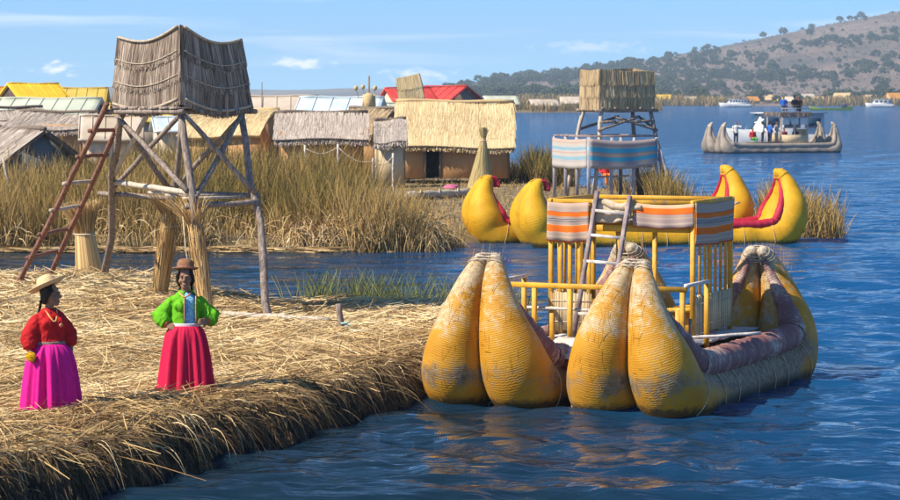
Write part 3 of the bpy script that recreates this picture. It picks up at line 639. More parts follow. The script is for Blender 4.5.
M['far_leaf'] = m_noise('far_foliage', (.018, .030, .014), (.05, .07, .028), 1.2, .9, bs=0)
def far_tree_mesh(seed):
    rg = np.random.default_rng(seed); mb = MB()
    n = 95; ph = rg.uniform(0, 6.28, n); ct = rg.uniform(-.75, 1, n); rr = rg.uniform(.45, 1.0, n) ** .6
    lob = 1 + .28 * np.sin(ph * 3 + seed) * np.sqrt(1 - ct ** 2)
    P = np.stack([rr * lob * np.sqrt(1 - ct ** 2) * np.cos(ph), rr * lob * np.sqrt(1 - ct ** 2) * np.sin(ph), .95 + ct * rr * .85], 1)
    for p in P:
        s = rg.uniform(.16, .34); q = rg.normal(0, 1, (3, 3)); q = np.linalg.qr(q)[0]
        v = np.array([[1, 0, 0], [-.5, .8, .1], [-.5, -.8, .1], [0, 0, .9]]) * s; mb.add(v @ q + p, [(0, 1, 3), (1, 2, 3), (2, 0, 3), (0, 2, 1)])
    cr = mb.mesh('crown'); cr.materials.append(M['far_leaf'])
    tb = MB(); tb.pole((0, 0, -.2), (0, 0, .95), .10, .05, n=5, segs=3); tr = tb.mesh('trunk'); tr.materials.append(M['wood'])
    return cr, tr
def build_far_trees():
    kinds = [far_tree_mesh(i) for i in range(5)]
    cand = []; rg = np.random.default_rng(11)
    tries = 0
    while len(cand) < 1800 and tries < 90000:
        tries += 1
        y = rg.uniform(1385, 3050); px = rg.uniform(440, 930); x = (px - 450) / 2600 * y; h = float(hill_h(x, y))
        rel = (y - 1400) / 1600
        cl = float(fbm(x * .012 + 7, y * .0052, 3))
        # groves low on the slope and a wood along the lower left shoulder of the hill
        dens = .85 * sstep(.47, .62, cl) * (1.0 - .5 * rel) + .28 * sstep(680, 480, px) * sstep(.36, .6, cl) + .05
        if px > 640 and rel > .7: dens *= .4
        if rg.random() < dens: cand.append((x, y, h, (1.3 + 3.6 * rg.random() ** 2.0) * (1.1 if px < 640 else 1)))
    cand.sort(key=lambda c: -c[3] / c[1])
    for i, (x, y, h, s) in enumerate(cand[:240]):
        cr, tr = kinds[i % 5]
        t = thing('hillside_tree', 'dark green tree growing on the dry hillside across the lake', 'tree', (x, y, h), rg.uniform(0, 6.28), 'trees on the hillside across the lake')
        t.scale = (s * rg.uniform(.9, 1.25), s, s * rg.uniform(.75, 1.15))
        for nm, me in (('crown', cr), ('trunk', tr)):
            o = bpy.data.objects.new(nm, me); C.objects.link(o); o.parent = t
    mb = MB()
    for i, (x, y, h, s) in enumerate(cand[240:]):
        me = kinds[i % 5][0]; v = np.zeros(len(me.vertices) * 3, np.float32); me.vertices.foreach_get('co', v); v = v.reshape(-1, 3) * s + np.array([x, y, h])
        k = len(v) // 4; b = np.arange(k)[:, None] * 4
        mb.add(v, np.concatenate([b + np.array(q) for q in ((0, 1, 3), (1, 2, 3), (2, 0, 3), (0, 2, 1))]))
    sc = 0
    while sc < 5200:
        y = rg.uniform(1400, 3040); px = rg.uniform(455, 925); x = (px - 450) / 2600 * y
        if rg.random() > .15 + 1.4 * max(0, float(fbm(x * .02, y * .008, 3)) - .42): continue
        sc += 1; h = float(hill_h(x, y)); s = rg.uniform(.5, 1.5); c = np.array([x, y, h + .3]); v = np.array([[1, 0, 0], [-.5, .8, .1], [-.5, -.8, .1], [0, 0, 1.0]]) * s
        mb.add(v + c, [(0, 1, 3), (1, 2, 3), (2, 0, 3)])
    o = mb.build('hillside_wood', M['far_leaf']); kind(o, 'stuff', 'dark woods and scrub scattered over the hillside across the lake')
    # reed beds along the far shore
    mb = MB(); n = 16000; px = RNG.uniform(515, 940, n); y = RNG.uniform(1338, 1400, n); x = (px - 450) / 2600 * y
    k = fbm(x * .012, y * .01, 3) > .42; x, y = x[k], y[k]; n = len(x); a = RNG.uniform(0, 6.28, n)
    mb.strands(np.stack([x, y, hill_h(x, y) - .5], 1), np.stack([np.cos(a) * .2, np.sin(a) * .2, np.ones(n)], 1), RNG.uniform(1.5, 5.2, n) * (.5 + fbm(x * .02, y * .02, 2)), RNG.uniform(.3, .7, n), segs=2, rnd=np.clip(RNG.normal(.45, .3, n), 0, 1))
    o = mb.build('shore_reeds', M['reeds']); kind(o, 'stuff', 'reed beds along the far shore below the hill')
build_far_trees()
# ================================================================== BOATS
HORN = np.array([(.64, 2.03, .072), (.55, 1.94, .110), (.45, 1.75, .168), (.38, 1.46, .240), (.36, 1.12, .325), (.41, .78, .410), (.54, .46, .465), (.80, .22, .485), (1.25, .14, .465), (1.9, .12, .445), (2.6, .12, .435)])
def hull_line(L, tall=1.0, n=420, fat=1.0, tall2=None):
    a = HORN.copy(); a[:, 2] *= 1 + (fat - 1) * sstep(.5, 1.0, a[:, 1]); raw = a.copy(); a[:, 1] = np.where(a[:, 1] > .5, .5 + (a[:, 1] - .5) * tall, a[:, 1])
    t2 = tall if tall2 is None else tall2; b = raw.copy(); b[:, 1] = np.where(b[:, 1] > .5, .5 + (b[:, 1] - .5) * t2, b[:, 1])
    b = b[::-1].copy(); b[:, 0] = L - b[:, 0]
    k = np.concatenate([a, b]); s = np.concatenate([[0], np.cumsum(np.linalg.norm(np.diff(k[:, :2], axis=0), axis=1))])
    # smooth interpolation (Catmull-Rom on each channel)
    q = np.linspace(0, s[-1], n); out = np.zeros((n, 3))
    m = np.gradient(k, s, axis=0)
    idx = np.clip(np.searchsorted(s, q) - 1, 0, len(s) - 2); h = (s[idx + 1] - s[idx]); t = ((q - s[idx]) / h)[:, None]; h = h[:, None]
    out = (2 * t ** 3 - 3 * t ** 2 + 1) * k[idx] + (t ** 3 - 2 * t ** 2 + t) * h * m[idx] + (-2 * t ** 3 + 3 * t ** 2) * k[idx + 1] + (t ** 3 - t ** 2) * h * m[idx + 1]
    return out, q
def hull(boat, cx, L, mats, tall=1.0, n=420, seg=36, loops=False, y0=0.0, roll=.15, fat=1.0, tall2=None, reeds=0):
    ln, arc = hull_line(L, tall, n, fat, tall2); rg = np.random.default_rng(int(abs(cx) * 100 + L * 10))
    T = np.gradient(ln[:, :2], axis=0); T /= np.linalg.norm(T, axis=1)[:, None]
    Nn = np.stack([-T[:, 1], T[:, 0]], 1)          # towards the inside / up (the line runs from the bow tip down, along and up)
    tipw = np.minimum(arc, arc[-1] - arc)
    for sd in (-1, 1):
        r = ln[:, 2] * (1 + (.03 if n > 400 else .06) * (vnoise(arc * 2.1 + 50 * sd + cx * 7, arc * 0) - .5) * 2)
        sep = ln[:, 2] * .93 + .012
        P = np.stack([cx + sd * sep, y0 + ln[:, 0], ln[:, 1]], 1)
        mb = MB(); mb.sweep(P, r, seg, updir=(1, 0, 0)); bun = mb.build('reed_bundle', mats[0], boat, smooth=True)
        if reeds:
            # reed stalks lifting from the surface, and cords wound round the bundle
            N = reeds; k = rg.integers(6, n - 6, N); th = rg.uniform(0, 6.28, N); A_ = np.array([1.0, 0, 0])
            Nv = np.stack([np.zeros(n), Nn[:, 0], Nn[:, 1]], 1); Tv = np.stack([np.zeros(n), T[:, 0], T[:, 1]], 1)
            o = np.cos(th)[:, None] * A_ + np.sin(th)[:, None] * Nv[k]; tg = np.cross(o, Tv[k]); al = rg.random(N) < .55
            D_ = np.where(al[:, None], Tv[k] * rg.choice([-1, 1], N)[:, None] + tg * rg.normal(0, .12, N)[:, None], tg + Tv[k] * rg.normal(0, .08, N)[:, None])
            L_ = np.where(al, rg.uniform(.10, .34, N), rg.uniform(.06, .16, N))
            mb = MB(); mb.strands(P[k] + o * (r[k] * 1.003 + .002)[:, None], D_, L_, rg.uniform(.004, .008, N), segs=2, bend=np.where(al[:, None], o * .04, -o * .35 * (L_ / r[k])[:, None]), side=np.cross(D_, o), taper=.4)
            s_ = mb.build('loose_reeds', mats[0], bun); s_['kind'] = 'stuff'
            for q in np.arange(2.0, arc[-1] - 1.6, .78):
                i = int((q + rg.uniform(-.1, .1)) / arc[-1] * (n - 1)); th = np.linspace(0, 6.28, 41); sl = rg.uniform(-.08, .08)
                pts = P[i] + (r[i] * 1.012 + .004) * (np.cos(th)[:, None] * A_ + np.sin(th)[:, None] * Nv[i]) + Tv[i] * (sl * np.cos(th))[:, None]
                MB().sweep(pts, .006, 5, cap=False).build('binding_cord', M['rope'], bun, smooth=True)
            for e in (0, 1):
                k0 = 2 if e == 0 else n - 3; m_ = 60; th = rg.uniform(0, 6.28, m_); o = np.cos(th)[:, None] * A_ + np.sin(th)[:, None] * Nv[k0]; ax_ = -Tv[k0] if e == 0 else Tv[k0]
                mb = MB(); mb.strands(P[k0] + o * (r[k0] * rg.uniform(.3, 1.0, m_))[:, None], ax_ + o * .6, rg.uniform(.02, .07, m_), .008, segs=2, bend=o * .3, rnd=rg.uniform(.4, 1, m_)); s_ = mb.build('frayed_end', M['straw_mat'], bun); s_['kind'] = 'stuff'
        # frayed ends at the two tips
        for e in (0, 1):
            k0 = 0 if e == 0 else n - 1; kk = [k0 + (1 if e == 0 else -1) * j * max(1, n // 240) for j in range(6)]
            mb = MB(); Q = P[kk].copy(); rr = r[kk] * 1.03 + .006; Q = np.concatenate([[Q[0] + (Q[0] - Q[1]) * 1.6], Q]); rr = np.concatenate([[rr[0] * .55], rr])
            mb.sweep(Q, rr, 16, updir=(1, 0, 0)); mb.build('tip_cap', mats[2], bun, smooth=True)
        # rolled gunwale along the outer top edge, from tip to tip
        rg_ = roll * sstep(.0, 1.6, tipw) + .045
        off = ln[:, 2] * .80 + rg_ * .45
        G = np.stack([cx + sd * (sep + ln[:, 2] * .42 * sstep(.0, 1.0, tipw)), y0 + ln[:, 0] + Nn[:, 0] * off, ln[:, 1] + Nn[:, 1] * off], 1)
        st = slice(4, n - 4, 2); gw = rg_ * (1 + .05 * np.sin(arc * 2 * math.pi / .23) + .05 * (vnoise(arc * 1.7 + 9 * sd, arc * 0 + 3) - .5))
        mb = MB(); mb.sweep(G[st], gw[st], 14, updir=(1, 0, 0)); gun = mb.build('gunwale_roll', mats[1], boat, smooth=True)
        if loops:
            for e in (0,):
                i = 6 if e == 0 else n - 7; c = G[i] * .5 + P[i] * .5; th = np.linspace(-.5, 3.6, 14); dirn = -1 if e else 1
                pts = np.stack([np.full(14, P[i][0]), c[1] + dirn * (.12 + .17 * np.cos(th)), c[2] + .02 + .19 * np.sin(th)], 1)
                MB().sweep(pts, .05, 8, updir=(1, 0, 0)).build('tip_loop', mats[1], boat, smooth=True)
    # cord wound round both tips together
    for e in (0, 1):
        for q in (.06, .11, .16):
            i = int(q / arc[-1] * (n - 1)); i = i if e == 0 else n - 1 - i
            th = np.linspace(0, 6.28, 25); rr = ln[i, 2]; cc = np.array([cx, y0 + ln[i, 0], ln[i, 1]]); nz = np.array([0, Nn[i, 0], Nn[i, 1]])
            x = np.cos(th) * (2 * rr + .02); zz = np.sign(np.sin(th)) * np.abs(np.sin(th)) ** .6 * (rr * 1.08 + .012)
            MB().sweep(cc + x[:, None] * np.array([1, 0, 0]) + zz[:, None] * nz, .011, 6, cap=False).build('tip_lashing', mats[2], boat, smooth=True)
    return ln

STR_ORANGE = [(0, (.62, .08, .03)), (.055, (.42, .32, .26)), (.13, (.52, .38, .29)), (.17, (.42, .32, .26)), (.25, (.50, .38, .30)), (.28, (.80, .16, .02)), (.40, (.82, .19, .02)), (.45, (.62, .40, .30)), (.47, (.40, .31, .26)), (.55, (.10, .09, .12)), (.57, (.42, .36, .33)),
              (.60, (.10, .09, .12)), (.62, (.42, .32, .26)), (.68, (.80, .17, .02)), (.78, (.62, .10, .03)), (.80, (.44, .35, .30)), (.86, (.46, .34, .27))]
M['cloth_orange'] = m_stripes('orange_grey_blanket', STR_ORANGE)
M['cloth_top'] = m_stripes('orange_edge_blanket', [(0, (.62, .08, .03)), (.06, (.40, .31, .28)), (.2, (.50, .38, .32)), (.26, (.38, .29, .27)), (.42, (.5, .36, .3)), (.48, (.42, .32, .26)), (.62, (.62, .10, .03)), (.66, (.82, .17, .02)), (.88, (.62, .40, .25))])
M['canvas'] = m_noise('beige_canvas', (.40, .30, .20), (.58, .46, .34), 7, .95, bs=.9, bd=.04)

M['straw_mat'] = m_strand('reed_mat_sticks', [(0, (.36, .25, .13)), (.5, (.50, .38, .22)), (1, (.64, .52, .34))])
def front_boat():
    B = thing('reed_boat', 'weathered yellow twin-hulled reed boat with striped cabin canopy moored at the straw bank', 'boat', (1.24, 33.66, 0), R(-24))
    mats = (M['hull_yellow'], M['gunwale'], M['tip'])
    hull(B, 1.02, 6.5, mats, tall=.95, tall2=.88, reeds=1500); hull(B, -1.06, 6.5, mats, tall=.97, tall2=.88, reeds=1500)
    part = lambda mb, name, mt, parent=B, smooth=False: mb.build(name, mt, parent, smooth)
    # deck boards across both hulls
    for i, y in enumerate(np.arange(1.9, 5.6, .165)):
        mb = MB(); mb.box((RNG.normal(0, .012), y, .70 + RNG.normal(0, .004)), (2.3 + RNG.normal(0, .03), .15, .035)); part(mb, 'deck_plank', M['white_wood'])
    x0, x1, y0, y1, zt, zb = -1.28, .86, 3.40, 5.1, 2.60, 2.06
    # corner posts and top frame
    for (x, y) in ((x0, y0), (x1, y0), (x0, y1), (x1, y1)):
        part(MB().beam((x, y, .72), (x, y, zt), .065, .065, up=(0, 1, 0)), 'corner_post', M['yellow_paint'])
    for (a, b) in (((x0, y0), (x1, y0)), ((x0, y1), (x1, y1))):
        part(MB().beam((a[0] - .05, a[1], zt + .03), (b[0] + .05, b[1], zt + .03), .06, .06), 'top_rail', M['yellow_paint'])
    for x in (x0, x1):
        part(MB().beam((x, y0 - .04, zt + .032), (x, y1 + .05, zt + .032), .055, .07), 'top_rail', M['yellow_paint'])
    part(MB().beam((x0 + .03, y0 + .05, 2.25), (x1 - .03, y0 + .05, 2.25), .05, .09), 'cross_beam', M['yellow_paint'])
    part(MB().beam((x0 + .03, y1 - .03, 2.25), (x1 - .03, y1 - .03, 2.25), .05, .08), 'cross_beam', M['yellow_paint'])
    for x in (-.17, .38):   # inner posts
        part(MB().beam((x - .12, y0 + .1, .72), (x - .12, y0 + .1, 2.3), .06, .06, up=(0, 1, 0)), 'inner_post', M['yellow_paint'])
    part(MB().beam((x1 - .25, y1 - .2, .72), (x1 - .25, y1 - .2, 2.3), .055, .055, up=(0, 1, 0)), 'inner_post', M['yellow_paint'])
    part(MB().beam((-.35, y0 + .25, 2.52), (.18, y0 + .2, 2.28), .05, .06), 'diagonal_brace', M['yellow_paint'])
    # upper floor
    for i, x in enumerate(np.arange(x0 + .1, x1 - .02, .21)):
        part(MB().box((x, (y0 + y1) / 2, 2.34), (.19, y1 - y0 - .16, .03)), 'floor_board', M['wood_pale'])
    # blankets hung round the top rail
    part(MB().sheet((x0 - .04, y0 - .05, zb), (x0 + .60, y0 - .05, zb), (x0 + .60, y0 - .05, zt + .02), (x0 - .04, y0 - .05, zt + .02), 20, 8, wave=.03, wn=2.1, sag=.02), 'striped_blanket', M['cloth_orange'])
    part(MB().sheet((-.02, y0 - .05, 2.29), (x1 + .03, y0 - .05, 2.29), (x1 + .03, y0 - .05, zt + .025), (-.02, y0 - .05, zt + .025), 28, 6, wave=.026, wn=2.6, sag=.03), 'striped_blanket', M['cloth_top'])
    part(MB().sheet((x1 + .05, y0 - .04, zb - .02), (x1 + .05, y1 + .03, zb - .02), (x1 + .05, y1 + .03, zt + .03), (x1 + .05, y0 - .04, zt + .03), 24, 8, wave=.03, wn=2.6, sag=.025), 'striped_blanket', M['cloth_orange'])
    part(MB().sheet((x0 - .05, y1, zb), (x0 - .05, y0, zb), (x0 - .05, y0, zt + .02), (x0 - .05, y1, zt + .02), 18, 8, wave=.018, wn=2.2), 'striped_blanket', M['cloth_orange'])
    # canvas bundle rolled over the front edge by the ladder
    P = [(-.62 + .105 * k, y0 - .05 + .02 * math.sin(k * 1.4), zt + .02 - .012 * k + .025 * math.sin(k * 1.1)) for k in range(8)]
    part(MB().sweep(P, [.04, .055, .065, .07, .066, .06, .055, .04], 14, flat=.8), 'canvas_roll', M['canvas'], smooth=True)
    part(MB().sheet((-.60, y0 - .10, zt - .24), (-.04, y0 - .10, zt - .20), (-.02, y0 - .07, zt + .05), (-.62, y0 - .07, zt + .05), 20, 8, th=.02, wave=.04, wn=1.7, sag=.05), 'canvas_drape', M['canvas'], smooth=True)
    # slats under the blankets
    for x in np.linspace(x0 + .14, x0 + .58, 4):
        part(MB().beam((x, y0, .74), (x, y0, 2.6), .055, .03, up=(0, 1, 0)), 'slat', M['yellow_paint'])
    for y in np.linspace(y0 + .3, y1 - .22, 6):
        part(MB().beam((x1, y, 1.25), (x1, y, 2.6), .03, .055, up=(0, 1, 0)), 'slat', M['yellow_paint'])
        part(MB().beam((x0, y, 1.25), (x0, y, 2.6), .03, .055, up=(0, 1, 0)), 'slat', M['yellow_paint'])
    # reed mats as lower walls
    for (a, b) in (((x0 + .02, y0 - .03), (x0 + .62, y0 - .03)), ((x1 + .02, y0 + .04), (x1 + .02, y1 - .02)), ((x0 - .02, y1 - .02), (x0 - .02, y0 + .04))):
        mb = MB(); d = Vector((b[0] - a[0], b[1] - a[1], 0)); n = int(d.length / .024)
        for i in range(n + 1):
            p = Vector((a[0], a[1], 0)) + d * (i / n); h = RNG.normal(0, .008)
            mb.sweep([p + Vector((RNG.normal(0, .003), 0, .78)), p + Vector((RNG.normal(0, .004), RNG.normal(0, .004), 1.32 + h))], .0125, 6, r=RNG.random())
        w = part(mb, 'reed_mat', M['straw_mat'], smooth=True)
        mb = MB(); o = Vector((d.y, -d.x, 0)).normalized() * (.017)
        for z in (.90, 1.20): mb.sweep([Vector((a[0], a[1], z)) + o, Vector((b[0], b[1], z)) + o], .007, 6)
        part(mb, 'binding_cord', M['rope'], w)
    # benches inside
    part(MB().box((x0 + .24, (y0 + y1) / 2, 1.10), (.38, y1 - y0 - .25, .05)), 'bench', M['yellow_paint'])
    part(MB().box((x1 - .24, (y0 + y1) / 2, 1.10), (.38, y1 - y0 - .25, .05)), 'bench', M['yellow_paint'])
    for x in (x0 + .24, x1 - .24):
        for y in (y0 + .3, y1 - .3): part(MB().beam((x, y, .72), (x, y, 1.07), .3, .05, up=(0, 1, 0)), 'bench_leg', M['yellow_paint'])
    part(MB().ell((x0 + .75, y0 - .35, .83), (.16, .13, .10)), 'seat_cushion', M['cushion'], smooth=True)
    # fore rail across the deck with its posts and the white poles
    yf, zr = 2.2, 1.5
    part(MB().beam((-1.56, yf, zr), (1.18, yf, zr), .07, .07), 'hand_rail', M['yellow_paint'])
    for x in (-1.47, -1.05, -.52, .30, 1.12):
        part(MB().beam((x, yf, .66), (x, yf, zr - .03), .065, .055, up=(0, 1, 0)), 'rail_post', M['yellow_paint'])
    for x in (-.85, 1.0):
        part(MB().beam((x, yf + .16, .66), (x, yf + .16, 1.2), .065, .05, up=(0, 1, 0)), 'rail_post', M['yellow_paint'])
    for sx in (-1.56, 1.18):
        part(MB().beam((sx, yf - .04, zr + .055), (sx, yf + .95, zr + .055), .055, .05), 'hand_rail', M['white_wood'])
        part(MB().beam((sx, yf + .86, .62), (sx, yf + .86, zr + .03), .065, .055, up=(0, 1, 0)), 'rail_post', M['yellow_paint'])
    part(MB().pole((-1.2, yf + .1, 1.18), (.75, yf + .12, 1.16), .02), 'white_pole', M['white_wood'], smooth=True)
    part(MB().pole((1.10, yf - .35, .86), (2.15, yf + .25, .93), .022), 'white_pole', M['white_wood'], smooth=True)
    part(MB().beam((1.2, yf + .1, .62), (1.2, yf + .1, 1.1), .04, .04, up=(0, 1, 0)), 'mooring_post', M['wood'])
    # canvas cover between the prows
    part(MB().sheet((-.62, 1.25, .62), (.55, 1.25, .62), (.55, 2.05, .80), (-.62, 2.05, .80), 14, 8, th=.02, wave=.03, wn=1.8), 'deck_cover', M['white_cloth'])
    # ladder up to the roof
    a0, a1 = Vector((-.70, 2.80, .74)), Vector((-.54, 3.31, 2.78)); b0, b1 = Vector((-.21, 2.80, .74)), Vector((-.05, 3.31, 2.72))
    lad = part(MB().beam(a0, a1, .055, .075, up=(0, 1, 0)), 'ladder_rail', M['wood_mauve']); part(MB().beam(b0, b1, .055, .075, up=(0, 1, 0)), 'ladder_rail', M['wood_mauve'])
    for t in (.16, .34, .52, .70, .87):
        part(MB().beam(a0.lerp(a1, t) - Vector((.03, 0, 0)), b0.lerp(b1, t) + Vector((.03, 0, 0)), .07, .04), 'ladder_rung', M['white_wood'])
M['cushion'] = m_noise('red_cloth', (.42, .03, .02), (.55, .06, .03), 6, .9)
M['white_cloth'] = m_noise('pale_tarpaulin', (.52, .45, .38), (.68, .62, .55), 3, .85, bs=.4, bd=.03)
M['wood_mauve'] = m_noise('mauve_wood', (.17, .13, .13), (.34, .27, .27), 6, .8, bs=.3)
front_boat()

def yellow_boat():
    c0 = W(650, 247, 0)
    B = thing('reed_boat', 'bright yellow twin-hulled reed boat with crimson gunwales lying behind the striped cabin canopy', 'boat', (-0.0, 0, 0), 0)
    ang = R(-90 + 14); L = 8.3
    # local y axis runs from the left prow to the right prow
    left = W(474, 246, 0); B.location = (left.x + .45, left.y + .4, 0); B.rotation_euler = (0, 0, ang)
    mats = (M['hull_bright'], M['gunwale_red'], M['hull_bright'])
    hull(B, .62, L, mats, .84, tall2=1.0, fat=1.28, n=300, seg=28, loops=True, y0=.62, roll=.085, reeds=900); hull(B, -1.15, L, mats, .88, tall2=1.04, fat=1.28, n=300, seg=28, loops=True, y0=-.35, roll=.085, reeds=900)
    for i, y in enumerate(np.arange(2.3, 6.6, .3)):
        MB().box((-.25, y, .60), (2.0, .27, .05)).build('deck_plank', M['wood_pale'], B)
    MB().pole((.7, 6.2, .85), (.5, 7.2, 1.15), .03).build('oar', M['wood_pale'], B, True)
yellow_boat()

# ------------------------------------------------------------------ small figures
def cloth(name, c): 
    k = 'cl_' + name
    if k not in M: M[k] = m_noise(name + '_cloth', tuple(x * .8 for x in c), tuple(min(1, x * 1.1) for x in c), 9, .9, bs=.2)
    return M[k]
M['skin'] = m_noise('brown_skin', (.22, .115, .072), (.28, .15, .095), 12, .55, bs=.1, bd=.002)
M['hair'] = m_noise('black_hair', (.008, .006, .006), (.02, .016, .014), 30, .5, ms=(6, 6, 1), bs=.4, bd=.004)
def small_person(loc, label, top, legs, rz=0, sit=False, hat=None, group='passengers on the far reed boat', h=1.68, arms='down'):
    p = thing('person', label, 'person', loc, rz, group); k = h / 1.7
    V = lambda *a: Vector(a) * k
    hz = .9 if not sit else .45   # hip height
    mb = MB(); mb.ell(V(0, -.01, hz + .70), Vector((.078, .095, .115)) * k); mb.sweep([V(0, 0, hz + .5), V(0, 0, hz + .64)], .05 * k, 8); mb.ell(V(0, -.11, hz + .69), Vector((.015, .02, .025)) * k)
    hands = []
    for s in (-1, 1):
        if sit:
            mb.sweep([V(s * .09, 0, hz), V(s * .11, -.40, hz + .02), V(s * .11, -.42, .06), V(s * .11, -.56, .03)], [.075 * k, .06 * k, .04 * k, .035 * k], 8)
        else:
            mb.sweep([V(s * .09, 0, hz), V(s * .10, 0, .48), V(s * .10, .02, .08), V(s * .11, -.12, .035)], [.08 * k, .055 * k, .04 * k, .04 * k], 8)
        sh = V(s * .19, 0, hz + .5)
        if arms == 'up' and s > 0: el, ha = V(s * .36, -.1, hz + .40), V(s * .42, -.28, hz + .52)
        else: el, ha = V(s * .27, .03, hz + .22), V(s * .22, -.14, hz + .06)
        mb.sweep([sh, el, ha], [.05 * k, .04 * k, .03 * k], 8)
        d = (ha - el).normalized(); mb.ell(ha + d * .03 * k, Vector((.035, .04, .045)) * k, 8, 6)
        for q in range(5): mb.sweep([ha + d * .05 * k + V((q - 2) * .016, 0, 0), ha + d * (.105 - .012 * abs(q - 2)) * k + V((q - 2) * .022, -.01, -.01)], .009 * k, 5)
        hands.append((sh, el, ha))
    mb.sweep([V(0, 0, hz - .05), V(0, 0, hz + .2), V(0, 0, hz + .45), V(0, 0, hz + .54)], [.15 * k, .13 * k, .16 * k, .08 * k], 10, flat=.7)
    b = mb.build('body', M['skin'], p, True); remesh(b, .016, 1)
    mb = MB(); mb.sweep([V(0, 0, hz - .06), V(0, 0, hz + .18), V(0, 0, hz + .44), V(0, 0, hz + .53), V(0, 0, hz + .56)], [.18 * k, .165 * k, .195 * k, .12 * k, .07 * k], 14, flat=.72)
    for sh, el, ha in hands: mb.sweep([sh, el, el.lerp(ha, .75)], [.075 * k, .062 * k, .05 * k], 8)
    o = mb.build('shirt', top, p, True); remesh(o, .018, 1)
    mb = MB()
    for s in (-1, 1):
        if sit: mb.sweep([V(s * .08, .05, hz), V(s * .11, -.41, hz + .02), V(s * .11, -.43, .10)], [.10 * k, .085 * k, .06 * k], 8)
        else: mb.sweep([V(s * .085, 0, hz + .02), V(s * .10, 0, .48), V(s * .10, .02, .09)], [.105 * k, .075 * k, .06 * k], 8)
    mb.ell(V(0, 0, hz + .01), Vector((.175, .125, .12)) * k); o = mb.build('trousers', legs, p, True); remesh(o, .018, 1)
    mb = MB(); mb.ell(V(0, .02, hz + .735), Vector((.088, .10, .10)) * k); mb.build('hair', M['hair'], p, True)
    if hat is not None: MB().lathe([(.0, .13), (.07, .12), (.095, .05), (.10, 0), (.17, -.01), (.175, -.02), (.10, -.015)], 18, c=V(0, 0, hz + .74)).build('hat', hat, p, True)
    return p

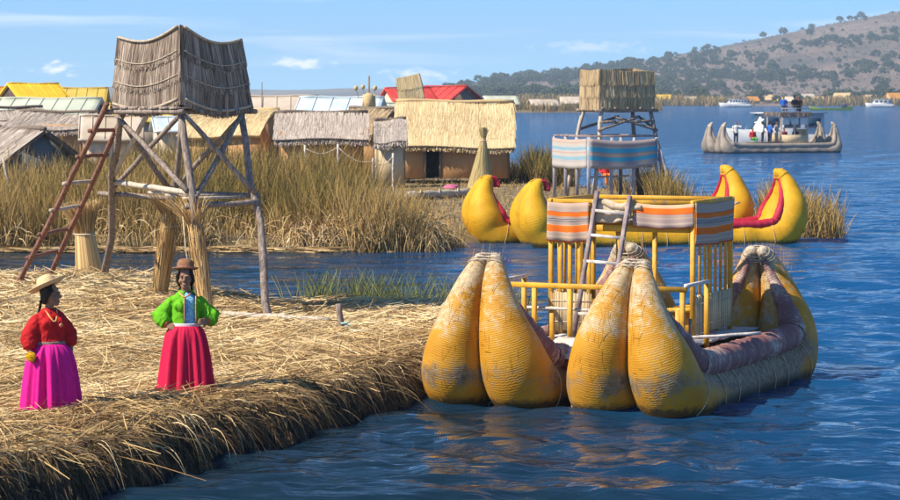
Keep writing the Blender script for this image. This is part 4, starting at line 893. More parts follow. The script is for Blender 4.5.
def far_boat():
    dd = 194.0; mid = W(772, 152.5, 0)
    B = thing('reed_boat', 'grey twin-hulled reed ferry carrying passengers and a straw cabin out on the lake', 'boat', (mid.x, mid.y, 0), R(-90 + 24))
    mats = (M['hull_grey'], M['gunwale_grey'], M['tip']); L = 10.6
    hull(B, 1.0, L, mats, 1.12, fat=.72, n=200, seg=20, y0=-L / 2, roll=.14); hull(B, -1.0, L, mats, 1.12, fat=.72, n=200, seg=20, y0=-L / 2, roll=.14)
    for y in np.arange(-3.4, 3.2, .4): MB().box((0, y, .62), (2.6, .38, .06)).build('deck_plank', M['wood_pale'], B)
    # cabin: local y to the right in the picture; sits right of the middle
    ya, yb, xa, xb = .2, 2.5, -1.0, 1.0
    for x in (xa, xb):
        for y in (ya, (ya + yb) / 2, yb): MB().pole((x, y, .6), (x, y, 2.9), .06).build('cabin_post', M['wood_pale'], B, True)
    MB().box((xb + .03, (ya + yb) / 2, .98), (.06, yb - ya, .72)).build('cabin_wall', M['reed_mat'], B)
    MB().box((xa - .03, (ya + yb) / 2, .98), (.06, yb - ya, .72)).build('cabin_wall', M['reed_mat'], B)
    MB().box((0, yb + .03, 1.2), (xb - xa, .06, 1.1)).build('cabin_wall', M['reed_mat'], B)
    for y in (ya + .35, ya + 1.15, ya + 1.95): MB().sheet((xb + .05, y - .3, 2.1), (xb + .05, y + .3, 2.1), (xb + .05, y + .34, 2.72), (xb + .05, y - .34, 2.72), 6, 4, wave=.03).build('curtain', cloth('white', (.62, .62, .60)), B)
    rf = MB().box((0, (ya + yb) / 2, 2.93), (xb - xa + .4, yb - ya + .4, .18)).build('cabin_roof', M['thatch_core'], B)
    mb = MB(); n = 900; x = RNG.uniform(xa - .22, xb + .24, n); y = RNG.choice([ya - .22, yb + .22], n); q = RNG.random(n) < .6
    x = np.where(q, xb + .22, x); y = np.where(q, RNG.uniform(ya - .2, yb + .2, n), y)
    mb.strands(np.stack([x, y, np.full(n, 3.03)], 1), np.stack([RNG.normal(0, .1, n) + .1, RNG.normal(0, .15, n), -np.ones(n)], 1), RNG.uniform(.2, .42, n), .03); o = mb.build('roof_fringe', M['thatch_grey'], rf); o['kind'] = 'stuff'
    MB().beam((xb + .1, ya - .1, 3.32), (xb + .1, yb + .1, 3.32), .05, .05).build('roof_rail', M['wood_pale'], B)
    MB().beam((xb + .2, -3.0, .78), (xb + .2, 0.2, .78), .1, .12).build('side_beam', M['wood'], B)
    Mx = Matrix.Translation(B.location) @ Matrix.Rotation(B.rotation_euler.z, 4, 'Z')
    P = lambda x, y, z: tuple(Mx @ Vector((x, y, z)))
    c = cloth
    a = B.rotation_euler.z
    small_person(P(.8, -3.6, .65), 'person in a white jacket and dark trousers standing behind the left prow of the ferry', c('white', (.7, .7, .68)), c('navy', (.03, .04, .09)), a + R(70), arms='up')
    small_person(P(.7, -2.1, .62), 'person in a red top sitting on the deck of the ferry', c('red', (.6, .03, .03)), c('green', (.1, .42, .05)), a + R(90), sit=True)
    small_person(P(.7, -1.25, .65), 'person in a white shirt and black trousers standing on the ferry deck', c('white', (.7, .7, .68)), c('black', (.02, .02, .025)), a + R(160))
    small_person(P(.85, -.72, .65), 'person in a bright blue shirt standing on the ferry deck', c('blue', (.03, .14, .5)), c('navy', (.03, .04, .09)), a + R(190))
    small_person(P(.3, -.30, .65), 'person in a dark red coat standing on the ferry deck beside the cabin', c('wine', (.16, .03, .04)), c('black', (.02, .02, .025)), a + R(150))
    small_person(P(.6, .02, .65), 'person in a grey shirt standing at the front of the ferry cabin', c('grey', (.40, .37, .35)), c('grey', (.40, .37, .35)), a + R(120))
    small_person(P(.25, .9, .62), 'person in a maroon top sitting inside the ferry cabin', c('maroon', (.28, .03, .05)), c('black', (.02, .02, .025)), a + R(90), sit=True)
    small_person(P(.25, 1.9, .62), 'person in a dark navy top sitting inside the ferry cabin', c('navy', (.03, .04, .09)), c('black', (.02, .02, .025)), a + R(90), sit=True)
    small_person(P(.3, .8, 3.02), 'person in a blue jacket sitting on the roof of the ferry cabin', c('blue', (.03, .14, .5)), c('navy', (.03, .04, .09)), a + R(75), sit=True)
    small_person(P(.3, 1.75, 3.02), 'person in a black coat sitting on the roof of the ferry cabin', c('black', (.02, .02, .025)), c('black', (.02, .02, .025)), a + R(100), sit=True, hat=c('black', (.02, .02, .025)))
    small_person(P(.1, 2.25, 3.02), 'person in a brown coat sitting at the right end of the ferry cabin roof', c('brown', (.10, .05, .03)), c('black', (.02, .02, .025)), a + R(60), sit=True)
far_boat()

# ------------------------------------------------------------------ motor boats out on the lake
M['boat_white'] = m_noise('white_gelcoat', (.42, .44, .46), (.52, .53, .55), 1, .3, bs=0, spec=.5)
M['glass'] = m_noise('dark_glass', (.02, .05, .09), (.04, .08, .13), 1, .1, bs=0, spec=.6)
def motor_boat(px, py, L, label, windows=6, rz=0.0, at=None, Hs=1.0):
    p = W(px, py, 0) if at is None else Vector(at); s = L / 11
    B = thing('motor_boat', label, 'boat', (p.x, p.y, 0), rz, 'white motor boats on the lake')
    # hull: pointed bow at -x
    st = np.linspace(-5.5, 5.5, 12); mb = MB(); V = []
    for x in st:
        t = (x + 5.5) / 11; hw = 1.45 * min(1, (t * 3.2) ** .55 + .02); dk = 1.15 + .55 * (1 - t) ** 2
        V += [(x - .5 * (1 - t) ** 4, -hw, dk), (x, -hw * .82, .1), (x + .2 * (1 - t), 0, -.45), (x, hw * .82, .1), (x - .5 * (1 - t) ** 4, hw, dk)]
    V = np.array(V) * s * np.array([1, 1, Hs]); f = []
    for i in range(11):
        for j in range(4): f.append((i * 5 + j, i * 5 + j + 1, i * 5 + 6 + j, i * 5 + 5 + j))
        f.append((i * 5 + 4, i * 5, i * 5 + 5, i * 5 + 9))
    f.append((55, 56, 57, 58, 59)); mb.add(V, f); mb.build('boat_hull', M['boat_white'], B)
    zb, zt = 1.2 * s * Hs, 2.75 * s * Hs
    mb = MB(); x0, x1, w = -2.9 * s, 4.6 * s, 1.15 * s
    mb.add([(x0 - .6 * s, -w, zb), (x1, -w, zb), (x1, -w * .88, zt), (x0 + .7 * s, -w * .88, zt), (x0 - .6 * s, w, zb), (x1, w, zb), (x1, w * .88, zt), (x0 + .7 * s, w * .88, zt)],
           [(0, 1, 2, 3), (5, 4, 7, 6), (3, 2, 6, 7), (4, 0, 3, 7), (1, 5, 6, 2)]); cab = mb.build('cabin', M['boat_white'], B)
    MB().box(((x0 + x1) / 2 + .3 * s, 0, zt + .06 * s), (x1 - x0 + .1 * s, 2.3 * s, .12 * s)).build('roof', M['boat_white'], B)
    ww = (x1 - x0 - .6 * s) / windows
    for i in range(windows):
        for sd in (-1, 1):
            x = x0 + .5 * s + ww * (i + .5); zc = (zb + zt) / 2 + .12 * s; hh = .42 * s * Hs
            MB().box((x, sd * (w * .93 + .015), zc), (ww * .74, .06, hh * 1.7)).build('window', M['glass'], B)
    MB().sheet((x0 - .36 * s, -w * .85, zb + .3 * s), (x0 - .36 * s, w * .85, zb + .3 * s), (x0 + .5 * s, w * .8, zt - .15 * s), (x0 + .5 * s, -w * .8, zt - .15 * s), 2, 2, th=.05).build('windscreen', M['glass'], B)
    return B
motor_boat(736, 107.3, 14, 'long white passenger launch with a row of windows off the far reed shore', 7)
motor_boat(880, 107.5, 12, 'white cabin cruiser at the far shore below the hill, beyond the green rowing boat', 4, Hs=1.15)
fb = W(770, 151, 0)
motor_boat(0, 0, 8.5, 'white motor launch with a raked windscreen lying alongside behind the reed ferry', 3, R(14), at=(fb.x + 1.2, fb.y + 4.6, 0), Hs=1.35)
def rowing_boat():
    p = W(831, 110.3, 0); B = thing('rowing_boat', 'small green and yellow open boat on the lake below the hill', 'boat', (p.x, p.y, 0), 0)
    V = []; st = np.linspace(-1, 1, 11)
    for t in st:
        w = 1.1 * (1 - abs(t) ** 2.4) + .04; sh = .75 + .75 * abs(t) ** 3
        V += [(t * 7.5, -w, sh), (t * 7.1, -w * .7, -.2), (t * 7.1, w * .7, -.2), (t * 7.5, w, sh)]
    f = []
    for i in range(10):
        for j in range(3): f.append((i * 4 + j, i * 4 + j + 1, i * 4 + 5 + j, i * 4 + 4 + j))
    MB().add(V, f).build('boat_hull', m_noise('lime_paint', (.25, .42, .04), (.45, .5, .05), 2, .5, bs=0), B)
    MB().pole((-1.5, 0, 0), (-1.3, 0, 7.5), .14).build('mast', M['wood_red'], B)
    MB().box((4.5, 0, 1.5), (1.8, 1.2, 1.4)).build('engine_box', cloth('navy', (.03, .04, .09)), B)
rowing_boat()
# ================================================================== WATCHTOWERS
def hut_walls(parent, C0, C1, rows, n_str, name='thatch_wall', sag=(.10, .08), smat=None, cmat=None, rope=True, sl=.5, sw=.02):
    """C0/C1: the four lower/upper corners (world), rows of thatch hung in courses on every face"""
    smat = smat or M['thatch_grey']; cmat = cmat or M['thatch_core']
    cen = sum((Vector(c) for c in C0), Vector()) / 4
    for k in range(4):
        a, b, c, d = (np.array(tuple(v)) for v in (C0[k], C0[(k + 1) % 4], C1[(k + 1) % 4], C1[k]))
        out = np.cross(b - a, d - a); out /= np.linalg.norm(out)
        if out @ (((a + b) / 2) - np.array(tuple(cen))) < 0: out = -out
        def S(u, v):
            u = np.asarray(u)[..., None]; v = np.asarray(v)[..., None]
            P = a * (1 - u) * (1 - v) + b * u * (1 - v) + c * u * v + d * (1 - u) * v
            return P - np.array([0, 0, 1]) * np.sin(u * math.pi) * (sag[0] * v + sag[1] * (1 - v)) + out * .05 * np.sin(u * math.pi) * np.sin(v * math.pi)
        nu, nv = 12, 8; U, V = np.meshgrid(np.linspace(0, 1, nu + 1), np.linspace(0, 1, nv + 1)); P = S(U, V).reshape(-1, 3)
        i = (np.arange(nv)[:, None] * (nu + 1) + np.arange(nu)[None, :]).ravel(); f = np.stack([i, i + 1, i + nu + 2, i + nu + 1], 1); m = len(P)
        mb = MB(); mb.add(np.concatenate([P, P - out * .06]), np.concatenate([f, f[:, ::-1] + m])); wall = mb.build(name, cmat, parent, world=True)
        mb = MB(); H = np.linalg.norm(d - a)
        for r_ in range(rows):
            N = n_str // rows; u = RNG.uniform(-.02, 1.02, N); v1 = 1 - r_ / rows + RNG.normal(0, .012, N)
            B_ = S(u, np.clip(v1, 0, 1.01)) + out * (.015 + .035 * RNG.random(N))[:, None]
            E_ = S(np.clip(u + RNG.normal(0, .012, N), -.03, 1.03), np.clip(v1 - (1.12 + .1 * RNG.random(N)) / rows, -.06, 1)) + out * (.045 + .03 * RNG.random(N))[:, None]
            D = E_ - B_; ln = np.linalg.norm(D, axis=1)
            side = np.cross(D, out[None, :]) + RNG.normal(0, .25, (N, 3)) * ln[:, None]
            mb.strands(B_, D, ln * RNG.uniform(.85, 1.08, N), sw * RNG.uniform(.6, 1.3, N), segs=1, taper=.35, side=side, rnd=np.clip(RNG.beta(2, 2, N) + .5 * (vnoise(u * 14 + 5 * k, v1 * 3 + k) - .5), 0, 1))
        o = mb.build('thatch', smat, wall, world=True); o['kind'] = 'stuff'
        if rope:
            mb = MB()
            for r_ in range(rows + 1):
                u = np.linspace(0.01, .99, 14); pts = S(u, np.full(14, 1 - (r_ / rows) * .985)) + out * .075
                mb.sweep(pts, .024 if r_ in (0, rows) else .010, 6)
            mb.build('binding_rope', M['rope_dull'], wall, True, world=True)

def sheaf(mb, p0, p1, r, n, spread=1.5, neck=.55, w=.02, flare_up=None):
    "standing or leaning bundle of reeds between two points, tied at a neck, fraying out at the upper end"
    p0 = np.array(tuple(p0)); p1 = np.array(tuple(p1)); ax = p1 - p0; L = np.linalg.norm(ax); ax /= L
    a = np.cross(ax, (0, 1, 0)); a /= np.linalg.norm(a); b = np.cross(ax, a)
    th = RNG.uniform(0, 6.28, n); q = np.sqrt(RNG.random(n)) * .55 + .55
    o = np.cos(th)[:, None] * a + np.sin(th)[:, None] * b
    base = p0 + o * (r * q)[:, None]; mid = p0 + ax * L * neck + o * (r * .62 * q)[:, None]
    D = mid - base; ln = np.linalg.norm(D, axis=1)
    mb.strands(base, D, ln * 1.03, w * RNG.uniform(.7, 1.2, n), segs=1, taper=.1, side=np.cross(D, o))
    k = RNG.random(n) < .7; k = np.nonzero(k)[0]; m = len(k)
    tip = p0 + ax * L + o[k] * (r * spread * RNG.uniform(.3, 1.0, m))[:, None]; D2 = tip - mid[k]
    mb.strands(mid[k], D2, np.linalg.norm(D2, axis=1) * RNG.uniform(.75, 1.15, m), w, segs=3, taper=.7, bend=o[k] * .12 + np.array([0, 0, -.06]))

def left_tower():
    near = WD(181, 103, 43.6); z0 = 3.90; px = 2600 / 43.6
    al = R(40); s = 1.54; base = Vector((near.x, near.y, z0))
    lv = Vector((-math.cos(al), math.sin(al), 0)); rv = Vector((math.sin(al), math.cos(al), 0))
    c = [base, base + rv * s, base + rv * s + lv * s, base + lv * s]       # near, right, back, left
    T = thing('watchtower', 'rickety watchtower with a grey thatched hut on tall poles, ladder leaning against it', 'watchtower', (base.x, base.y + 1, .4), 0)
    ctr = sum(c, Vector()) / 4
    tops = []
    for k, (v, dz, fx) in enumerate(zip(c, (1.40, 1.20, 1.30, 1.24), (.95, .90, .92, .95))):
        tops.append(ctr + (v - ctr) * fx + Vector((0, 0, dz)))
    lows = [ctr + (v - ctr) * 1.04 + Vector((0, 0, dz)) for v, dz in zip(c, (.17, .05, .1, .09))]
    hut_walls(T, lows, tops, 3, 5200, sag=(.16, .14), sw=.017)
    part = lambda mb, name, mt, sm=True: mb.build(name, mt, T, sm, world=True)
    # hut roof mat
    mb = MB(); mb.add([tuple(t - Vector((0, 0, .14))) for t in tops], [(0, 1, 2, 3), (3, 2, 1, 0)]); part(mb, 'roof_mat', M['thatch_core'], False)
    # platform
    up = Vector((0, 0, 1))
    for t in np.linspace(-.06, 1.06, 5):
        part(MB().pole(c[0].lerp(c[1], t) + lv * -.16 - up * .03, c[3].lerp(c[2], t) + lv * .14 - up * .03, .045), 'joist', M['wood'])
    for t in np.linspace(0.03, .97, 7):
        part(MB().beam(c[0].lerp(c[3], t) - rv * .14 + up * .035, c[1].lerp(c[2], t) + rv * .14 + up * .035, .20, .04), 'platform_board', M['wood'], False)
    # legs
    feet = [W(209, 322, .40), W(273, 325, .34), W(158, 297, .45), W(104, 281, .5)]
    legs = []
    for k in range(4):
        top = ctr + (c[k] - ctr) * (.96 if k != 1 else .9) + up * (.05)
        legs.append((feet[k] - up * .25, top)); part(MB().pole(feet[k] - up * .25, top, .075, .055, n=10, crook=.45), 'leg', M['wood'])
    on = lambda k, z: legs[k][0].lerp(legs[k][1], (z - legs[k][0].z) / (legs[k][1].z - legs[k][0].z))
    # horizontal rails (near-left face pale, others grey)
    part(MB().pole(on(3, 2.58) + (on(3, 2.58) - on(0, 2.5)).normalized() * .12, on(0, 2.50) + Vector((.10, -.06, 0)), .05, n=8), 'cross_pole', M['wood_pale'])
    part(MB().pole(on(2, 2.30) + Vector((.05, -.1, 0)), on(3, 2.35) + (on(3, 2.35) - on(2, 2.3)).normalized() * .35, .045), 'cross_pole', M['wood'])
    part(MB().pole(on(1, 2.34) + Vector((.12, 0, 0)), on(0, 2.30) - Vector((.12, 0.08, 0)), .05), 'cross_pole', M['wood'])
    part(MB().pole(on(1, 2.44) + Vector((.1, .1, 0)), on(2, 2.4) + Vector((-.1, .1, 0)), .045), 'cross_pole', M['wood'])
    for i in range(3):
        a0 = on(1, 2.41).lerp(on(2, 2.45), .1 + .22 * i); a1 = on(0, 2.41).lerp(on(3, 2.5), .1 + .22 * i)
        part(MB().beam(a0, a1, .16, .04), 'shelf_board', M['wood_pale'], False)
    # diagonal braces
    for (ka, za, kb, zb, mt) in ((3, 2.62, 0, 3.80, 'wood_pale'), (0, 2.55, 3, 3.80, 'wood'), (0, 2.45, 1, 3.86, 'wood'), (1, 2.50, 0, 3.82, 'wood'), (2, 2.5, 1, 3.8, 'wood'), (3, 2.45, 2, 3.8, 'wood'), (2, 2.45, 3, 3.8, 'wood')):
        p, q = on(ka, za), on(kb, zb)
        off = (p.lerp(q, .5) - Vector((ctr.x, ctr.y, p.lerp(q, .5).z))).normalized() * .09
        # the braces reach the middle of the opposite span, as lashed poles do
        part(MB().pole(p + off, p.lerp(q, .62 if mt == 'wood_pale' else 1.0) * 1.0 + off if mt != 'wood_pale' else on(3, 3.8).lerp(on(0, 3.8), .5) + off, .05, .042), 'brace', M[mt])
    # reeds bound round the two middle legs
    for k, top_z, low, sp in ((0, 2.75, .40, 2.6), (2, 2.70, .42, 1.6)):
        mb = MB(); p0 = on(k, low); p1 = on(k, top_z)
        n = 2200; th = RNG.uniform(0, 6.28, n); rr = .105 if k == 0 else .12
        a = np.array(tuple(p0)); b = np.array(tuple(on(k, 2.0))); o = np.stack([np.cos(th), np.sin(th), th * 0], 1); t0 = RNG.random(n) * .45
        base = a + (b - a) * t0[:, None] + o * rr * RNG.uniform(.65, 1.22, n)[:, None]
        mb.strands(base, np.repeat((b - a)[None], n, 0) + RNG.normal(0, .055, (n, 3)), np.linalg.norm(b - a) * RNG.uniform(.25, .6, n), .017, segs=1, taper=.2, side=np.cross(np.repeat((b - a)[None], n, 0), o))
        m = 240; th = RNG.uniform(0, 6.28, m); o = np.stack([np.cos(th), np.sin(th), th * 0], 1); l = RNG.uniform(.02, .30, m)
        mb.strands(b + o * .09 - np.array([0, 0, .1]), o * l[:, None] + np.array([(-.25 if k == 0 else -.1), 0, 1]), RNG.uniform(.4, .8, m), .014, segs=4, bend=o * .35 * RNG.random((m, 1)) + np.array([0, 0, -.22]))
        w = mb.build('reed_wrap', M['reed_orange'], T, world=True); w['kind'] = 'stuff'
        core = MB().sweep([on(k, low - .2), on(k, 1.2), on(k, 2.0)], [rr * .72, rr * .7, rr * .6], 12); part(core, 'wrap_core', M['thatch_tan_core'])
        for z in (.7, 1.05, 1.4, 1.8):
            mb = MB(); cc = on(k, z); th = np.linspace(0, 6.28, 15); mb.sweep([cc + Vector((math.cos(q) * rr * 1.08, math.sin(q) * rr * 1.08, .02 * math.sin(q))) for q in th], .012, 5, cap=False); part(mb, 'tie_rope', M['rope'])
    # white rope hanging by the front leg
    part(MB().sweep([on(0, 2.4) + Vector((-.16, -.12, -.1)), on(0, 1.6) + Vector((-.20, -.12, 0)), on(0, .9) + Vector((-.16, -.12, 0))], .010, 6), 'hanging_rope', M['rope'])
    # ladder: its own thing, leaning on the platform
    a0, b0 = W(12, 292, .46), W(44, 283, .5); a1 = c[3] + Vector((-.30, -.25, -.10)); b1 = c[3] + Vector((.12, .12, -.06))
    lean = WD(107, 104, c[3].y - .15); a1 = Vector((lean.x, lean.y, lean.z)); lean = WD(128, 104, c[3].y + .10); b1 = Vector((lean.x, lean.y, lean.z))
    Ld = thing('ladder', 'red-brown wooden ladder leaning against the rickety watchtower', 'ladder', (a0.x, a0.y, .4), 0)
    MB().pole(a0 - Vector((0, 0, .12)), a1, .05, .045, n=8, crook=.2).build('ladder_rail', M['wood_red'], Ld, True, world=True)
    MB().pole(b0 - Vector((0, 0, .12)), b1, .05, .045, n=8, crook=.2).build('ladder_rail', M['wood_red'], Ld, True, world=True)
    for t in (.07, .20, .33, .46, .60, .74, .87):
        p, q = a0.lerp(a1, t), b0.lerp(b1, t); e = (q - p).normalized() * .12
        MB().pole(p - e, q + e, .036, n=8).build('rung', M['wood_pale'] if t in (.46, .60) else M['wood_red'], Ld, True, world=True)
    # sheaf of reeds leaning by the ladder
    p0 = W(91, 281, .48); S = thing('reed_sheaf', 'golden reed sheaf tied at its neck standing between ladder and watchtower leg', 'reed sheaf', p0, 0)
    mb = MB(); sheaf(mb, p0 - Vector((0, 0, .05)), p0 + Vector((-.20, 0, 1.55)), .28, 2200, 1.2, .62, .018); o = mb.build('reeds', M['reed_orange'], S, world=True); o['kind'] = 'stuff'
    mb = MB(); mb.sweep([p0 - Vector((0, 0, .1)), p0 + Vector((-.12, 0, .95))], [.19, .11], 12); mb.build('core', M['thatch_tan_core'], S, True, world=True)
    th = np.linspace(0, 6.28, 17); cc = p0 + Vector((-.115, 0, .93)); MB().sweep([cc + Vector((math.cos(q) * .2, math.sin(q) * .2, 0)) for q in th], .018, 6, cap=False).build('tie_rope', M['rope'], S, True, world=True)
M['reed_orange'] = m_strand('golden_reeds', [(0, (.34, .19, .07)), (.5, (.55, .35, .14)), (1, (.74, .54, .27))])
left_tower()

M['cloth_blue'] = m_stripes('blue_grey_blanket', [(0, (.40, .37, .36)), (.18, (.32, .30, .31)), (.30, (.05, .34, .52)), (.44, (.30, .27, .27)), (.47, (.42, .33, .28)), (.54, (.30, .27, .27)), (.60, (.05, .34, .52)), (.76, (.42, .33, .28)), (.80, (.30, .26, .26)), (.90, (.40, .32, .30))])
M['cloth_pale'] = m_stripes('pale_blanket', [(0, (.48, .45, .42)), (.25, (.42, .40, .40)), (.33, (.24, .40, .50)), (.44, (.48, .45, .42)), (.55, (.46, .35, .30)), (.60, (.48, .45, .44)), (.66, (.24, .40, .50)), (.76, (.48, .45, .42)), (.9, (.44, .34, .29))])
def second_tower():
    # balcony corner nearest the camera
    near = W(590, 197, .45); D = near.y; ps = 2600 / D
    T = thing('watchtower', 'lookout tower with thatched box hut and blue striped blankets round its grey balcony', 'watchtower', (near.x, near.y, .4), 0)
    part = lambda mb, name, mt, sm=False: mb.build(name, mt, T, sm, world=True)
    lv = Vector((-.42, .9, 0)).normalized(); rv = Vector((.93, .36, 0)).normalized(); up = Vector((0, 0, 1))
    zb = lambda py: CAMH - (py - 98) / ps
    A = Vector((near.x - .05, near.y, 0)); wl, wr = 2.75, 2.75
    z_lo, z_hi, z_floor = zb(168), zb(137), zb(167)
    Lc, Rc, Bc = A + lv * wl, A + rv * wr, A + lv * wl + rv * wr
    for t in np.linspace(0, 1, 4):
        p = A.lerp(Lc, t); part(MB().beam(p + up * .2, p + up * z_hi, .13, .13, up=(0, 1, 0)), 'balcony_post', M['wood_bluegrey'])
        q = A.lerp(Rc, t) if t > 0 else None
        if q is not None: part(MB().beam(q + up * .2, q + up * (z_hi - .02), .13, .13, up=(0, 1, 0)), 'balcony_post', M['wood_bluegrey'])
    part(MB().beam(Bc + up * .2, Bc + up * z_hi, .13, .13, up=(0, 1, 0)), 'balcony_post', M['wood_bluegrey'])
    for a, b in ((A, Lc), (A, Rc), (Rc, Bc), (Lc, Bc)):
        part(MB().beam(a + up * (z_hi + .03), b + up * (z_hi + .03), .09, .07), 'balcony_rail', M['wood_mauve'])
    for i, t in enumerate(np.linspace(.04, .96, 10)):
        part(MB().beam(A.lerp(Lc, t) + up * z_floor, Rc.lerp(Bc, t) + up * z_floor, .26, .05), 'floor_board', M['wood'])
    o = -rv * .09; part(MB().sheet(Lc + o + up * z_lo, A + o + up * z_lo, A + o + up * (z_hi - .06), Lc + o + up * (z_hi - .06), 18, 8, th=.02, wave=.025, wn=2.5, sag=.05), 'striped_blanket', M['cloth_pale'])
    o = -lv * .09; part(MB().sheet(A + o + up * z_lo, Rc + o + up * (z_lo + .10), Rc + o + up * (z_hi - .05), A + o + up * (z_hi - .05), 24, 8, th=.02, wave=.02, wn=2.5, sag=.10), 'striped_blanket', M['cloth_blue'])
    # hut above, set back over the balcony
    hc = A + rv * .62 + lv * .3; hw, hd = 2.15, 1.5
    h = [hc, hc + rv * hw, hc + rv * hw + lv * hd, hc + lv * hd]; z0, z1 = zb(107), zb(69.5)
    hut_walls(T, [p + up * z0 for p in h], [p + up * (z1 + (.06 if i in (1, 2) else 0) - (.12 if i in (1,) else 0)) for i, p in enumerate(h)], 3, 2600, sag=(.03, .02), sw=.035, smat=M['thatch_mid'], cmat=M['thatch_mid_core'], rope=False)
    mb = MB(); mb.add([tuple(p + up * (z1 - .1)) for p in h], [(0, 1, 2, 3), (3, 2, 1, 0)]); part(mb, 'roof_mat', M['thatch_core'])
    for t in np.linspace(0.02, .98, 5): part(MB().pole(h[0].lerp(h[1], t) - lv * .15 + up * (z0 - .05), h[3].lerp(h[2], t) + lv * .15 + up * (z0 - .05), .05), 'joist', M['wood'], True)
    for a, b in ((0, 1), (3, 2)): part(MB().pole(h[a] - rv * .2 + up * (z0 - .13), h[b] + rv * .22 + up * (z0 - .13), .06), 'joist', M['wood'], True)
    ctr = sum(h, Vector()) / 4
    for k, p in enumerate(h):
        f = ctr + (p - ctr) * (1.45 if k != 0 else 1.35); part(MB().pole(f + up * .2, ctr + (p - ctr) * .93 + up * (z0 - .08), .09, .075, crook=.3), 'leg', M['wood_pale'] if k in (0, 3) else M['wood'], True)
    for (a, b) in ((0, 1), (1, 0), (1, 2), (3, 2)):
        p = ctr + (h[a] - ctr) * 1.12 + up * 2.9; q = ctr + (h[b] - ctr) * .95 + up * (z0 - .2); q = p.lerp(q, .75); part(MB().pole(p, q, .055), 'brace', M['wood'], True)
    part(MB().pole(ctr + (h[0] - ctr) * 1.05 + up * 3.2, ctr + (h[1] - ctr) * 1.05 + up * 3.25, .05), 'cross_pole', M['wood'], True)
    # leaning props right of the balcony
    for d in (0, .28): part(MB().pole(Rc + rv * (.75 + d) + up * .2 - lv * .2, Rc + rv * (.12) + up * (2.2 - d) + lv * .2 * d, .07), 'prop', M['wood_bluegrey'], True)
    part(MB().pole(A + lv * .6 + rv * .3 + up * 1.15, A + lv * .5 + rv * 1.9 + up * 1.2, .035), 'cross_pole', M['white_wood'], True)
    pz = W(607, 189, .45); 
    small_person((pz.x, pz.y + .9, .55), 'person in red and orange sitting under the lookout tower balcony', cloth('red', (.6, .03, .03)), cloth('orange', (.75, .2, .03)), R(15), sit=True, hat=cloth('white', (.7, .7, .68)), group=None, h=1.6)
M['wood_bluegrey'] = m_noise('blue_grey_wood', (.26, .26, .31), (.42, .42, .47), 3, .8, ms=(6, 6, 1), bs=.3)
M['thatch_mid'] = m_strand('brown_thatch', [(0, (.22, .15, .09)), (.5, (.42, .31, .18)), (1, (.58, .46, .29))])
second_tower()

# ================================================================== HOUSES
M['tarp_blue'] = m_noise('grey_blue_tarp', (.11, .125, .14), (.24, .25, .24), 1.5, .7, bs=.2)
M['roof_yellow'] = m_noise('yellow_sheet_roof', (.68, .42, .015), (.78, .52, .03), 1, .5, bs=.15)
M['roof_red'] = m_noise('red_sheet_roof', (.48, .04, .035), (.60, .07, .05), 1, .5, bs=.1)
M['roof_blue'] = m_noise('blue_grey_sheet_roof', (.40, .50, .56), (.62, .68, .71), .7, .45, bs=.15)
M['roof_green'] = m_noise('pale_green_roof', (.42, .46, .36), (.60, .62, .50), .5, .5, bs=.15)
M['roof_ochre'] = m_noise('ochre_roof', (.46, .33, .05), (.58, .42, .09), .8, .7, bs=.2)
M['wall_dark'] = m_noise('dark_plank_wall', (.05, .035, .035), (.10, .07, .06), 2, .9, bs=.2)
M['wall_cream'] = m_noise('cream_wall', (.46, .38, .27), (.60, .50, .38), 1, .85, bs=.1)
